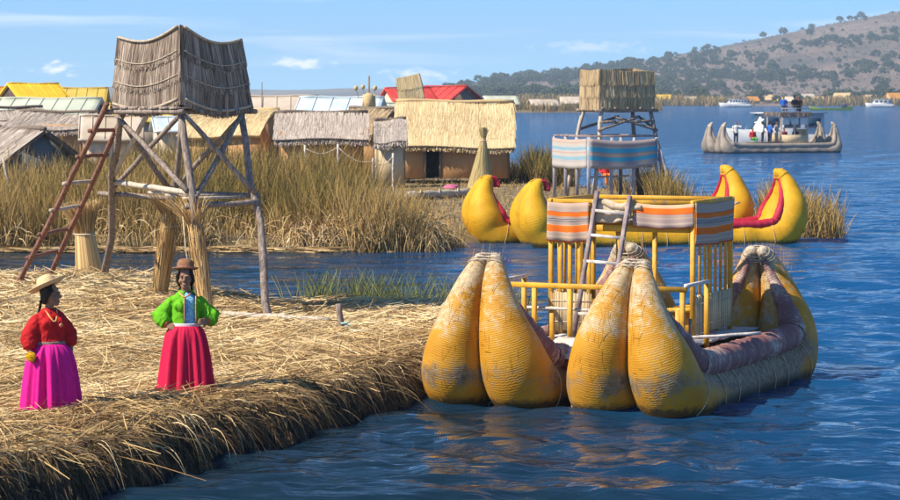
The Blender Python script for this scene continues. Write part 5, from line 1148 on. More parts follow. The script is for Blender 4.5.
def house(px, D, zg, w, d, hw, hr, yaw, label, roof, wall, over=.35, thatch=None, n_th=1800, door=None, ridge_x=True, name='reed_house', windows=(), th=.14, sheet=False, curve=0.0, group=None, cat='house', fringe=True):
    """gabled house; local x along the front (-y side faces the camera); ridge along x or along y"""
    X = (px - 450) / 2600 * D
    Hh = thing(name, label, cat, (X, D, zg), yaw, group); part = lambda mb, n, m, sm=False, pr=None: mb.build(n, m, pr or Hh, sm)
    sx, sy = w / 2, d / 2
    # walls (with gables)
    for (a, b) in (((-sx, -sy), (sx, -sy)), ((sx, -sy), (sx, sy)), ((sx, sy), (-sx, sy)), ((-sx, sy), (-sx, -sy))):
        gable = (abs(a[0] - b[0]) < 1e-6) == ridge_x
        o = Vector((b[1] - a[1], a[0] - b[0], 0)).normalized()
        pts = [Vector((*a, 0)), Vector((*b, 0)), Vector((*b, hw))] + ([Vector(((a[0] + b[0]) / 2, (a[1] + b[1]) / 2, hr - th))] if gable else []) + [Vector((*a, hw))]
        front = a[1] == -sy and b[1] == -sy
        mb = MB()
        if front and door:
            x0, x1, h = door
            for q in ([(-sx, 0), (x0, 0), (x0, hw), (-sx, hw)], [(x1, 0), (sx, 0), (sx, hw), (x1, hw)], [(x0, h), (x1, h), (x1, hw), (x0, hw)]):
                v = [(p[0], -sy, p[1]) for p in q] + [(p[0], -sy + .1, p[1]) for p in q]
                mb.add(v, [(0, 1, 2, 3), (7, 6, 5, 4), (0, 4, 5, 1), (1, 5, 6, 2), (2, 6, 7, 3), (3, 7, 4, 0)])
            if gable: mb.add([(-sx, -sy, hw), (sx, -sy, hw), (0, -sy, hr - th)], [(0, 1, 2)])
        else:
            n = len(pts); v = [tuple(p) for p in pts] + [tuple(p - o * .1) for p in pts]
            mb.add(v, [tuple(range(n)), tuple(range(2 * n - 1, n - 1, -1))] + [(i, i + n, (i + 1) % n + n, (i + 1) % n) for i in range(n)])
        wl = part(mb, 'wall', wall)
        if front and door:
            x0, x1, h = door
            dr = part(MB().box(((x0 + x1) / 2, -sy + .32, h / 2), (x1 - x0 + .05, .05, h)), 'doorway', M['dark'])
            for x in (x0, x1): part(MB().beam((x, -sy - .02, 0), (x, -sy - .02, h + .05), .07, .07, up=(0, 1, 0)), 'door_frame', M['wood'], pr=dr)
        if front:
            for (wx, wz, ww, wh) in windows:
                wn = part(MB().box((wx, -sy - .02, wz), (ww, .06, wh)), 'window', M['glass'])
                for q in ((wx - ww / 2, wz - wh / 2, wx + ww / 2, wz - wh / 2), (wx - ww / 2, wz + wh / 2, wx + ww / 2, wz + wh / 2), (wx - ww / 2, wz - wh / 2, wx - ww / 2, wz + wh / 2), (wx + ww / 2, wz - wh / 2, wx + ww / 2, wz + wh / 2)):
                    part(MB().beam((q[0], -sy - .05, q[1]), (q[2], -sy - .05, q[3]), .07, .06), 'window_frame', M['wood_pale'], pr=wn)
    part(MB().box((0, 0, .02), (w - .25, d - .25, .04)), 'floor', M['wall_dark'])
    # roof: two slopes
    if ridge_x: ax, bx, half = Vector((1, 0, 0)), Vector((0, 1, 0)), sy; ln = w
    else: ax, bx, half = Vector((0, 1, 0)), Vector((1, 0, 0)), sx; ln = d
    rise = hr - hw
    def S(sgn, u, v):   # u -1..1 along the ridge, v 0 ridge .. 1 eave
        u = np.asarray(u); v = np.asarray(v); out = v * (half + over)
        z = hr - rise * (v * (half + over) / half) + curve * np.sin(np.clip(v, 0, 1) * math.pi)
        g = (ln / 2 + over * .7)
        return np.stack([ax.x * u * g + bx.x * sgn * out, ax.y * u * g + bx.y * sgn * out, z + (.07 * np.sin(u * 2.7 + px) - .06 * (1 - u ** 2)) * (1 if thatch is not None else .25)], -1)
    for sgn in (-1, 1):
        nu, nv = 14, 6; U, V = np.meshgrid(np.linspace(-1, 1, nu + 1), np.linspace(0, 1, nv + 1)); P = S(sgn, U.ravel(), V.ravel())
        if thatch is not None: P[:, 2] += .07 * (fbm(P[:, 0] * 1.2 + px, P[:, 1] * 1.2, 2) - .5)
        mb = MB(); k = len(P); i = (np.arange(nv)[:, None] * (nu + 1) + np.arange(nu)[None, :]).ravel(); f = np.stack([i, i + 1, i + nu + 2, i + nu + 1], 1)
        e = np.array(list(range(nu + 1)) + [nu + (nu + 1) * j for j in range(1, nv + 1)] + [(nu + 1) * nv + j for j in range(nu - 1, -1, -1)] + [(nu + 1) * j for j in range(nv - 1, 0, -1)]); e2 = np.roll(e, -1)
        mb.add(np.concatenate([P, P - np.array([0, 0, th])]), np.concatenate([f, f[:, ::-1] + k, np.stack([e2, e, e + k, e2 + k], 1)]))
        rf = part(mb, 'roof_slope', roof)
        if thatch is not None:
            N = int(n_th * .8); u = RNG.uniform(-1.01, 1.01, N); v = RNG.random(N) ** .9 * .98; dv = RNG.uniform(.2, .5, N)
            a = S(sgn, u, v); b = S(sgn, u + RNG.normal(0, .015, N), np.minimum(v + dv, 1.06)); a[:, 2] += .02; b[:, 2] += RNG.uniform(.02, .06, N); Dd = b - a
            nrm = np.cross(Dd, np.array(ax)[None]); mb = MB()
            mb.strands(a, Dd, np.linalg.norm(Dd, axis=1), .032, segs=1, taper=.3, side=np.array(ax)[None] + RNG.normal(0, .18, (N, 3)), rnd=np.clip(RNG.beta(2, 2, N) + .4 * (vnoise(u * 9 + px, v * 4) - .5), 0, 1))
            if fringe:
                N = n_th // 3; u = RNG.uniform(-1, 1, N); a = S(sgn, u, np.full(N, .98)); a[:, 2] += RNG.uniform(-th, 0, N)
                out = np.array(bx)[None] * sgn * .5 + np.array([[0, 0, -1.]]) + RNG.normal(0, .15, (N, 3)); mb.strands(a, out, RNG.uniform(.12, .3, N), .045, segs=1, taper=.4)
            s = part(mb, 'thatch', thatch, pr=rf); s['kind'] = 'stuff'
        elif sheet:
            mb = MB()
            for u in np.linspace(-.98, .98, max(6, int(ln / .7))):
                p = S(sgn, np.array([u, u]), np.array([0.02, .99])); p[:, 2] += .02; mb.sweep(p, .03, 5)
            part(mb, 'roof_ribs', roof, pr=rf)
    rp = S(1, np.array([-1, 1.]), np.array([0, 0.])); rp[:, 2] += .02
    part(MB().sweep([rp[0] + (rp[1] - rp[0]) * t + np.array([0, 0, .03 * math.sin(t * 9)]) for t in np.linspace(0, 1, 9)], .08 if thatch is not None else .05, 8), 'ridge', M['thatch_tan_core'] if thatch is M['thatch_tan'] else roof, True)
    return Hh
zof = lambda py, D: CAMH - (py - 98) * D / 2600
def build_houses():
    tan, grey = M['thatch_tan'], M['thatch_grey']; tc, gc = M['thatch_tan_core'], M['thatch_core']
    M['thatch_pale'] = m_strand('pale_grey_thatch', [(0, (.30, .24, .20)), (.5, (.46, .39, .33)), (1, (.62, .55, .48))])
    # the big reed house
    D = 118; g = zof(177, D)
    house(455, D, g, 4.95, 3.6, 1.78, zof(101, D) - g, R(-1.5), 'large golden reed house with dark open doorway beside the broom-shaped reed stack', tc, M['reed_wall'], .28, tan, 6000, door=(-1.28, -.62, 1.60), curve=.10)
    # left hut with blue tarpaulin gable
    D = 96; house(8, D, .3, 3.6, 5.0, zof(160, D) - .3, zof(127, D) - .3, R(38), 'low hut with shaggy grey roof and blue-grey tarpaulin gable at the left edge', gc, M['tarp_blue'], .45, M['thatch_pale'], 4200, ridge_x=False)
    # tan vaulted house seen through the tower legs
    D = 125; house(239, D, .3, 4.0, 3.8, zof(132, D) - .3, zof(110, D) - .3, R(-22), 'tan reed house with smooth rounded roof seen through the rickety watchtower legs', tc, M['reed_wall'], .2, tan, 3600, door=(-.5, .3, 1.6), curve=.28, fringe=False)
    D = 150; house(190, D, .3, 4.0, 4.0, zof(128, D) - .3, zof(117, D) - .3, R(10), 'shed with pale blue sheet roof behind the watchtower legs', M['roof_blue'], M['wall_cream'], .3, sheet=True)
    # long grey hut
    D = 122; house(322, D, .3, 3.9, 3.4, zof(133, D) - .3, zof(111, D) - .3, R(2), 'long low hut with pale grey thatch above the reeds left of the rope fence', gc, M['reed_wall'], .3, M['thatch_pale'], 4200)
    # gabled hut and small pale hut left of the big house
    D = 128; house(372, D, .3, 2.2, 3.4, zof(128, D) - .3, zof(107, D) - .3, R(38), 'brown gable-ended hut between the long grey hut and the small pale hut', gc, M['reed_wall'], .22, M['thatch_mid'], 2000, ridge_x=False)
    D = 112; house(390, D, .3, 1.25, 1.6, zof(138, D) - .3, zof(119, D) - .3, R(4), 'tiny pale grey hut huddled against the large golden reed house', gc, M['reed_mat'], .1, M['thatch_pale'], 1400, curve=.2)
    # rows of roofs behind, left
    D = 190; house(34, D, .3, 3.6, 4.6, zof(98, D) - .3, zof(83.5, D) - .3, R(30), 'bright yellow roofed house with dark gable, tallest of the yellow roofs at left', M['roof_yellow'], M['wall_dark'], .3, sheet=True, ridge_x=True)
    D = 200; house(83, D, .3, 3.6, 4.0, zof(100, D) - .3, zof(88, D) - .3, R(3), 'ochre yellow roofed shed just behind the ladder top', M['roof_ochre'], M['wall_cream'], .3, sheet=True)
    D = 205; house(6, D, .3, 2.6, 3.6, zof(97, D) - .3, zof(87, D) - .3, R(25), 'orange roofed shed at the left edge behind the green roof', M['roof_orange'], M['wall_dark'], .3, sheet=True)
    D = 165; house(52, D, .3, 6.2, 4.8, zof(113, D) - .3, zof(98, D) - .3, R(-6), 'long shed with pale green sheet roof below the yellow roofs', M['roof_green'], M['wall_dark'], .3, sheet=True)
    D = 140; house(60, D, .3, 4.2, 3.0, zof(124, D) - .3, zof(112, D) - .3, R(-20), 'weathered thatched hut with ragged brown roof behind the tarpaulin hut', gc, M['reed_wall'], .4, M['thatch_pale'], 2200)
    D = 130; house(112, D, .3, 2.8, 2.6, zof(134, D) - .3, zof(116, D) - .3, R(6), 'small hut with dull beige roof behind the leaning ladder', M['roof_beige'], M['wall_cream'], .3, sheet=True)
    D = 150; house(12, D, .3, 3.2, 3.0, zof(120, D) - .3, zof(108, D) - .3, R(24), 'grey thatched hut at the left edge above the tarpaulin hut', gc, M['wall_dark'], .35, M['thatch_pale'], 1600)
    D = 170; house(140, D, .3, 4.6, 3.4, zof(118, D) - .3, zof(104, D) - .3, R(-5), 'ochre sheet roofed shed behind the watchtower ladder', M['roof_ochre'], M['wall_cream'], .3, sheet=True)
    # rows of roofs behind, centre
    D = 175; house(270, D, .3, 6.2, 4.6, zof(113, D) - .3, zof(96, D) - .3, R(3), 'wide shed with dusty beige roof behind the tan rounded house', M['roof_beige'], M['wall_cream'], .3, sheet=True)
    D = 160; house(342, D, .3, 4.8, 4.4, zof(113, D) - .3, zof(97, D) - .3, R(-7), 'shed with light blue sheet roof behind the long grey hut', M['roof_blue'], M['wall_cream'], .35, sheet=True)
    D = 185; house(394, D, .3, 3.6, 3.4, zof(112, D) - .3, zof(103, D) - .3, R(12), 'shed with grey sheet roof below the crooked lookout', M['roof_green'], M['wall_cream'], .3, sheet=True)
    D = 260; house(446, D, .3, 4.6, 5.2, zof(98, D) - .3, zof(86, D) - .3, R(-34), 'red roofed house rising behind the large golden reed house', M['roof_red'], M['wall_brown'], .45, sheet=True, windows=((-1.0, 2.1, .9, .8), (.9, 2.1, .9, .8)))
    D = 240; house(408, D, .3, 4.0, 4.0, zof(99, D) - .3, zof(88, D) - .3, R(20), 'low red roofed shed behind the crooked lookout', M['roof_red'], M['wall_cream'], .4, sheet=True)
    # far shore beyond the open water
    rg = np.random.default_rng(5)
    for (px, w, h, rf, wl, lab) in ((500, 17, 8, 'roof_green', 'wall_brown', 'long barn with pale green roof on the shore beyond the golden reed house'), (543, 14, 6, 'roof_beige', 'wall_brown', 'brown hut with grey roof on the far shore between golden house and lookout tower'),
                                    (573, 13, 6.5, 'roof_beige', 'wall_cream', 'pale hut with cream walls on the far shore left of the lookout tower hut')):
        D = 760 if px < 560 else 900
        house(px, D, -.3 + 1.0, w * D / 1350, 6, h * .45 * D / 1350, h * .9 * D / 1350, R(rg.uniform(-25, 25)), lab, M[rf], M[wl], .6, sheet=True, th=.25, name='shore_house')
    cols = [('roof_yellow', 'yellow'), ('thatch_tan_core', 'tan thatched'), ('roof_orange', 'orange'), ('roof_beige', 'beige')]
    spots = [(664, 5, 0), (677, 4, 2), (707, 4, 1), (765, 5, 1), (790, 4, 3), (842, 6, 1), (858, 4.5, 2), (806, 5.5, 3), (690, 4, 3), (817, 4, 1), (870, 5, 1), (893, 6, 2), (752, 4, 2), (908, 5, 1), (778, 3.5, 0)]
    words = {0: 'yellow roofed hut', 1: 'tan thatched hut', 2: 'orange roofed hut', 3: 'beige roofed hut'}
    for i, (px, h, c) in enumerate(spots):
        D = 1375 + 14 * (i % 4)
        house(px, D, 1.0, h * 1.5, h * 1.2, h * .5, h * .98, R(rg.uniform(-35, 35)), words[c] + ' in the row along the far reed shore under the hill', M[cols[c][0]], M['wall_tan'], .5, th=.3, name='shore_house', group='huts along the far shore')
M['roof_orange'] = m_noise('orange_roof', (.60, .24, .02), (.70, .32, .04), 1, .6, bs=.1)
M['roof_beige'] = m_noise('beige_roof', (.42, .34, .26), (.58, .50, .41), .5, .7, bs=.15)
M['wall_brown'] = m_noise('brown_wall', (.20, .13, .085), (.30, .20, .14), 1, .9, bs=.1)
M['wall_tan'] = m_noise('tan_wall', (.40, .27, .14), (.54, .38, .21), 1, .9, bs=.1)
build_houses()
def shore_ground():
    mb = MB(); pts = [(-40, 700), (38, 742), (62, 770), (66, 800), (60, 900), (30, 1000), (-200, 1000), (-200, 700)]
    xs = np.arange(-200, 80, 3.); ys = np.arange(690, 1010, 6.); X, Y = np.meshgrid(xs, ys); d = poly_dist(pts, X + 8 * (fbm(X * .05, Y * .05, 2) - .5), Y)
    Z = -.5 + 1.2 * sstep(-3, 8, d); n, m = X.shape; i = np.arange(n - 1)[:, None] * m; j = np.arange(m - 1)[None, :]
    mb.add(np.stack([X, Y, Z], -1).reshape(-1, 3), np.stack([i + j, i + j + 1, i + m + j + 1, i + m + j], -1).reshape(-1, 4)); o = mb.build('shore_ground', M['marsh'], smooth=True); kind(o, 'structure')
    mb = MB(); n = 9000; x = RNG.uniform(-10, 66, n); y = RNG.uniform(735, 860, n); d = poly_dist(pts, x, y); k = (d > .5) & (fbm(x * .06, y * .03, 2) > .45); x, y = x[k], y[k]; n = len(x); a = RNG.uniform(0, 6.28, n)
    mb.strands(np.stack([x, y, np.full(n, .3)], 1), np.stack([np.cos(a) * .2, np.sin(a) * .2, np.ones(n)], 1), RNG.uniform(.8, 3.2, n) * (.4 + fbm(x * .05, y * .04, 2)), RNG.uniform(.15, .35, n), rnd=np.clip(RNG.normal(.4, .3, n), 0, 1))
    o = mb.build('shore_reeds', M['reeds']); kind(o, 'stuff', 'reeds on the spit of shore beyond the golden reed house')
shore_ground()

def crooked_lookout():
    D = 170; px = 2600 / D; b = WD(412, 100, D); g = Vector((b.x, D, .3))
    T = thing('watchtower', 'crooked little lookout with tilted golden straw hut behind the large reed house roof', 'watchtower', g, 0)
    z0, z1 = zof(97, D), zof(77, D); tl = Vector((-.25, 0, 0))
    c0 = [Vector((g.x + x, D + y, z0 + .12 * x)) for x, y in ((-.8, -.6), (.75, -.7), (.75, .8), (-.8, .8))]; c1 = [p * 1.0 + Vector((-.18 if p.x < g.x else -.30, 0, z1 - z0 + (.0 if p.x < g.x else .12))) for p in c0]
    hut_walls(T, c0, c1, 2, 1200, sag=(.02, .02), sw=.05, smat=M['thatch_tan'], cmat=M['thatch_tan_core'], rope=False)
    mb = MB(); mb.add([tuple(p) for p in c1], [(0, 1, 2, 3), (3, 2, 1, 0)]); mb.build('roof_mat', M['thatch_tan_core'], T, world=True)
    for p in c0: MB().pole(Vector((p.x * 1.0 + (p.x - g.x) * .3, p.y, .2)), p, .07).build('leg', M['wood'], T, True, world=True)
    MB().pole(c0[0] + Vector((-.1, 0, -1.4)), c0[1] + Vector((0, 0, -.1)), .05).build('brace', M['wood'], T, True, world=True)
    MB().pole(c0[1] + Vector((.1, 0, -1.5)), c0[0] + Vector((0, 0, -.1)), .05).build('brace', M['wood'], T, True, world=True)
crooked_lookout()
def straw_figure():
    D = 150; b = WD(369, 112, D); S = thing('straw_figure', 'golden straw figure on a post rising above the gabled hut', 'figure', (b.x, D, .3), 0)
    z = lambda py: zof(py, D)
    MB().pole((b.x, D, .2), (b.x, D, z(76)), .05).build('post', M['wood'], S, True, world=True)
    mb = MB(); mb.sweep([(b.x, D, z(109)), (b.x, D, z(102)), (b.x, D, z(96)), (b.x + .02, D, z(93))], [.35, .3, .36, .12], 12); mb.sweep([(b.x - .28, D, z(107)), (b.x - .3, D, z(94))], [.12, .05], 8); mb.sweep([(b.x + .28, D, z(107)), (b.x + .32, D, z(94))], [.12, .05], 8)
    mb.build('body', M['thatch_tan_core'], S, True, world=True)
    for dx, py in ((-.75, 88), (-.35, 87), (.35, 88)): MB().ell((b.x + dx, D, z(py)), (.13, .12, .15), 8, 6).build('finial', M['thatch_tan_core'], S, True, world=True); MB().pole((b.x + dx * .8, D, z(98)), (b.x + dx, D, z(py)), .02).build('finial_stick', M['wood'], S, True, world=True)
    # thin mast behind the beige shed
    p = WD(262, 112, 170); m = MB().pole((p.x, 170, .2), (p.x, 170, zof(82, 170)), .05, .03).build('mast', M['wood']); tag(m, 'thin bare mast standing by the dusty beige roof', 'mast')
straw_figure()

# ------------------------------------------------------------------ small things on the marsh and the bank
def small_things():
    g = W(482, 186, .35); S = thing('reed_stack', 'tall broom-shaped stack of tied reeds in front of the golden reed house', 'reed stack', (g.x, g.y, .3), 0)
    mb = MB(); p0 = Vector((g.x - .05, g.y, .25)); h = CAMH - (123 - 98) * g.y / 2600
    n = 2600; th = RNG.uniform(0, 6.28, n); o = np.stack([np.cos(th), np.sin(th), th * 0], 1); q = RNG.uniform(.75, 1, n)
    base = np.array(p0) + o * (.62 * q)[:, None]; top = np.array([p0.x + .12, p0.y, h - .45]) + o * .07 * q[:, None]; D = top - base
    mb.strands(base, D, np.linalg.norm(D, axis=1) * RNG.uniform(.55, 1.12, n), .03, segs=3, taper=.4, bend=-o * .10 * RNG.random((n, 1)), side=np.cross(D, o))
    o_ = mb.build('reeds', M['stack_green'], S, world=True); o_['kind'] = 'stuff'
    MB().sweep([p0, p0 + Vector((.05, 0, 1.0)), p0 + Vector((.11, 0, h - .7))], [.52, .30, .06], 14).build('core', M['thatch_tan_core'], S, True, world=True)
    th = np.linspace(0, 6.28, 15); cc = Vector((p0.x + .10, p0.y, h - .75)); MB().sweep([cc + Vector((math.cos(t) * .13, math.sin(t) * .13, 0)) for t in th], .03, 6, cap=False).build('tie_rope', M['rope'], S, True, world=True)
    # log-like reed roll at the edge of the open ground
    a, b = W(408, 199, .35), W(470, 196, .35); L = thing('reed_roll', 'pale roll of cut reeds lying on open ground before the golden reed house', 'reed roll', (a.x, a.y, .3), 0)
    P = [a.lerp(b, t) + Vector((0, 0, .12)) for t in np.linspace(0, 1, 12)]; MB().sweep(P, [.16 + .03 * math.sin(i * 2.1) for i in range(12)], 12).build('bundle', M['tip'], L, True, world=True)
    mb = MB()
    for t in (.2, .5, .8):
        c = a.lerp(b, t) + Vector((0, 0, .12)); mb.sweep([c + Vector((0, math.cos(q) * .2, math.sin(q) * .2)) for q in np.linspace(0, 6.28, 13)], .02, 5, cap=False)
    mb.build('tie_rope', M['rope'], L, True, world=True)
    p = W(452, 187, .35); c = MB(); c.lathe([(0, .16), (.2, .15), (.33, .08), (.36, 0)], 16, c=(p.x, p.y, .3), fold=lambda t, k: 1 + .15 * np.sin(3 * t)); o_ = c.build('blanket_heap', cloth('pink', (.55, .12, .25)), None, True); tag(o_, 'small heap of pink blanket on the ground by the golden reed house', 'blanket')
    # rope fence in the reeds
    F = thing('rope_fence', 'pale rope strung between thin stakes among the reeds left of the golden house', 'fence', (W(338, 172, .3).x, 112, .3), 0)
    st = [WD(x, y, 108) for x, y in ((305, 147), (338, 146), (373, 160), (393, 155))]
    for s in st: MB().pole((s.x, s.y, .1), s + Vector((0, 0, .08)), .045).build('stake', M['white_wood'], F, True, world=True)
    for a, b in zip(st, st[1:]): MB().sweep([a.lerp(b, t) - Vector((0, 0, .25 * math.sin(t * math.pi) + .05)) for t in np.linspace(0, 1, 9)], .025, 6).build('rope', M['rope'], F, True, world=True)
    # mooring stake on the near bank with its line
    s = W(344, 336, .40); K = thing('mooring_stake', 'short leaning wooden stake on the straw bank beside the moored boat', 'stake', s, 0)
    MB().pole(s - Vector((0, 0, .2)), s + Vector((-.09, 0, .50)), .05, .045, n=10).build('stake', M['wood'], K, True, world=True)
    MB().sweep([s + Vector((.02 + .07 * math.cos(q), .07 * math.sin(q), .10 + .01 * q)) for q in np.linspace(0, 12.5, 24)], .014, 6).build('knot', M['rope_blue'], K, True, world=True)
    e = Vector((.28, 35.8, .75)); a = s + Vector((.05, 0, .1)); pts = [a.lerp(e, t) - Vector((0, 0, .12 * math.sin(t * math.pi))) for t in np.linspace(0, 1, 12)]
    MB().sweep(pts, .013, 6).build('mooring_line', M['rope_blue'], K, True, world=True)
    # pale driftwood pole lying from the watchtower to the bank edge
    a, b = W(222, 314, .52), W(330, 320, .50); o_ = MB().pole(a, b, .055, .045, n=10).build('lying_pole', M['wood_pale'], None, True); tag(o_, 'pale wooden pole lying on straw at the foot of the rickety watchtower', 'pole')
    a, b = W(352, 331, .52), W(428, 332, .52); o_ = MB().pole(a, b, .03, .03, n=8).build('lying_pole', M['white_wood'], None, True); tag(o_, 'thin white pole lying on straw between mooring stake and boat', 'pole')
    # leaning stick in front of the tarpaulin hut
    a = WD(17, 205, 84); b = WD(3, 158, 84); o_ = MB().pole(Vector((a.x, a.y, .1)), b, .05, .04).build('leaning_stick', M['wood_pale'], None, True); tag(o_, 'thin pale stick leaning in the reeds before the tarpaulin hut', 'stick')
M['stack_green'] = m_strand('drying_reeds', [(0, (.28, .20, .08)), (.5, (.46, .36, .16)), (1, (.60, .50, .26))])
small_things()
# ================================================================== THE TWO WOMEN
def xf(mb, Mx):
    m = np.array(Mx); mb.v = [v @ m[:3, :3].T + m[:3, 3] for v in mb.v]; return mb
def crumple(o, amp, f, seed=0.0, vstretch=1.0):
    me = o.data; n = len(me.vertices); co = np.zeros(n * 3, np.float32); nr = np.zeros(n * 3, np.float32)
    me.vertices.foreach_get('co', co); me.vertices.foreach_get('normal', nr); co = co.reshape(-1, 3); nr = nr.reshape(-1, 3)
    q = fbm((co[:, 0] + co[:, 1] * .7) * f + seed, (co[:, 2] * vstretch + co[:, 1] * .5) * f + seed * 2, 3) - .5
    co = co + nr * (q * amp * 2)[:, None]; me.vertices.foreach_set('co', co.astype(np.float32).ravel()); me.update()
def hand(mb, wrist, d, nrm, side, curl=.5, k=1.0):
    "palm, four unequal curled fingers and a thumb leaving the side of the palm; side=+1/-1 is where the thumb lies"
    d = Vector(d).normalized(); nrm = Vector(nrm); nrm = (nrm - d * nrm.dot(d)).normalized(); s = d.cross(nrm).normalized() * side
    w = Vector(wrist)
    for t in (-.024, 0, .024): mb.sweep([w + s * t * .6, w + d * .045 * k + s * t, w + d * .082 * k + s * t * 1.1], [.018 * k, .019 * k, .016 * k], 8)
    for i, (o, l) in enumerate(((.030, .066), (.010, .074), (-.011, .069), (-.031, .054))):
        p = w + d * .080 * k + s * o; a = curl; pts = [p]; dd = d.copy()
        for j in range(3):
            dd = (dd + nrm * a * (.55 + .25 * j)).normalized(); p = p + dd * l * k * (.42, .33, .25)[j]; pts.append(p)
        mb.sweep(pts, [.0095 * k, .009 * k, .0085 * k, .0065 * k], 7)
    p = w + d * .028 * k + s * .026
    mb.sweep([p, p + s * .026 * k + d * .018 * k + nrm * .01, p + s * .034 * k + d * .045 * k + nrm * .022 * k, p + s * .030 * k + d * .064 * k + nrm * .032 * k], [.014 * k, .012 * k, .010 * k, .008 * k], 7)
def woman(loc, yaw, label, head_yaw, arms, skirt, blouse, kind_):
    P = thing('person', label, 'person', loc, yaw)
    hd = Matrix.Translation((0, .01, 1.24)) @ Matrix.Rotation(head_yaw, 4, 'Z') @ Matrix.Translation((0, -.01, -1.24))
    h = MB()
    h.ell((0, .012, 1.400), (.072, .090, .098), 20, 14); h.ell((0, -.020, 1.345), (.060, .072, .088), 18, 12); h.ell((0, -.062, 1.276), (.034, .032, .026)); h.ell((0, -.03, 1.29), (.05, .05, .035))
    h.sweep([(0, -.086, 1.392), (0, -.100, 1.368), (0, -.112, 1.348), (0, -.098, 1.337)], [.009, .012, .017, .012], 8)
    for s in (-1, 1):
        h.ell((s * .014, -.094, 1.342), (.010, .010, .008), 8, 6); h.ell((s * .042, -.062, 1.338), (.026, .022, .028)); h.ell((s * .030, -.080, 1.395), (.026, .014, .010))
        h.ell((s * .073, .012, 1.362), (.012, .024, .032), 10, 8)
    h.ell((0, -.086, 1.306), (.024, .012, .007), 10, 6); h.ell((0, -.085, 1.294), (.021, .012, .008), 10, 6)
    hs = Matrix.Translation((0, .01, 1.26)) @ Matrix.Scale(1.10, 4) @ Matrix.Translation((0, -.01, -1.26)); hd = hd @ hs
    xf(h, hd)
    mb = h
    mb.sweep([(0, .03, 1.15), (0, .022, 1.22), (0, .004, 1.30)], [.064, .052, .050], 14)
    mb.sweep([(0, .01, .74), (0, .01, .84), (0, .01, .98), (0, .015, 1.10), (0, .02, 1.18), (0, .02, 1.22)], [.150, .130, .138, .140, .085, .055], 18, flat=.72)
    for s in (-1, 1):
        sh, el, wr, fing, nrm = arms[s]; sh, el, wr = Vector(sh), Vector(el), Vector(wr)
        mb.sweep([Vector((s * .08, .02, 1.13)), sh, sh.lerp(el, .5), el, el.lerp(wr, .5), wr], [.055, .056, .046, .040, .036, .026], 12)
        hand(mb, wr, fing, nrm, arms[s + 10] if (s + 10) in arms else 1, .55)
        mb.sweep([(s * .085, .01, .80), (s * .085, 0, .45), (s * .085, .02, .09), (s * .085, 0, .03), (s * .09, -.13, .022)], [.095, .065, .042, .040, .030], 12)
    b = mb.build('body', M['skin'], P, True); remesh(b, .0065, 2)
    # face details
    for s in (-1, 1):
        e = MB().ell((s * .029, -.0885, 1.371), (.0115, .0055, .0045), 10, 8); xf(e, hd); ey = e.build('eye', M['eye_white'], b, True)
        e = MB().ell((s * .029, -.0935, 1.371), (.0055, .003, .0055), 8, 6); xf(e, hd); e.build('iris', M['hair'], b, True)
        e = MB().sweep([(s * .014, -.094, 1.388), (s * .030, -.093, 1.392), (s * .046, -.082, 1.387)], [.003, .0042, .002], 6); xf(e, hd); e.build('eyebrow', M['hair'], b, True)
    e = MB().ell((0, -.0955, 1.300), (.022, .006, .0085), 12, 8); xf(e, hd); e.build('lips', M['lips'], b, True)
    # hair with two plaits
    hr = MB(); hr.ell((0, .028, 1.408), (.084, .090, .102), 20, 14); hr.ell((0, .055, 1.345), (.070, .055, .075), 16, 10)
    for s in (-1, 1): hr.sweep([(s * .062, -.052, 1.43), (s * .078, -.02, 1.40), (s * .080, .02, 1.34), (s * .06, .05, 1.28)], [.018, .022, .024, .02], 8)
    xf(hr, hd); hr.build('hair', M['hair'], P, True)
    pl = MB()
    for s in (-1, 1):
        pts = [hd @ Vector((s * .05, .085, 1.31))] + [Vector(p) for p in ((s * .085, .135, 1.16), (s * .08, .165, 1.02), (s * .07, .165, .88))]
        t = np.linspace(0, 3, 26); Q = np.stack([np.interp(t, range(4), [p[i] for p in pts]) for i in range(3)], 1)
        pl.sweep(Q, .017 + .004 * np.sin(np.arange(26) * 1.9), 8)
    pl.build('plaits', M['hair'], P, True)
    # blouse: fitted body, full gathered sleeves
    def torso(mb, g, zlow=.80):
        mb.sweep([(0, .01, zlow), (0, .01, .88), (0, .01, .98), (0, .012, 1.06), (0, .016, 1.12), (0, .02, 1.165), (0, .022, 1.20), (0, .022, 1.225)], np.array([.165, .160, .165, .172, .160, .125, .088, .066]) + g, 24, flat=.74)
        for s in (-1, 1):
            if g > 0: mb.ell((s * .068, -.080 - g, 1.055), (.066 + g, .052 + g, .062 + g))
        return mb
    mb = torso(MB(), .012, blouse.get('low', .80))
    for s in (-1, 1):
        sh, el, wr = (Vector(v) for v in arms[s][:3]); c = el.lerp(wr, .80)
        mb.ell((s * .115, .02, 1.105), (.085, .072, .062))
        mb.sweep([Vector((s * .10, .02, 1.10)), sh, sh.lerp(el, .35), sh.lerp(el, .7), el, el.lerp(c, .5), c, el.lerp(wr, .88)], np.array([.066, .068, .072, .082, .092, .092, .068, .036]) * blouse.get('puff', 1), 16)
    j = mb.build('blouse' if kind_ == 1 else 'jacket', blouse['mat'], P, True); remesh(j, .010, 2); crumple(j, .022, 13, 3.3 * kind_, .4); crumple(j, .010, 34, 1.3, .6)
    if kind_ == 2:   # open front showing the blue shirt
        bm = bmesh.new(); bm.from_mesh(j.data); dele = [f for f in bm.faces if f.calc_center_median().y < -.02 and (-.055 < f.calc_center_median().x - .045 < .080) and f.calc_center_median().z < 1.235]
        bmesh.ops.delete(bm, geom=dele, context='FACES'); bm.to_mesh(j.data); bm.free()
        mb = torso(MB(), -.016, .78); sh = mb.build('shirt', M['shirt_blue'], P, True); remesh(sh, .012, 2); crumple(sh, .006, 20, 5)
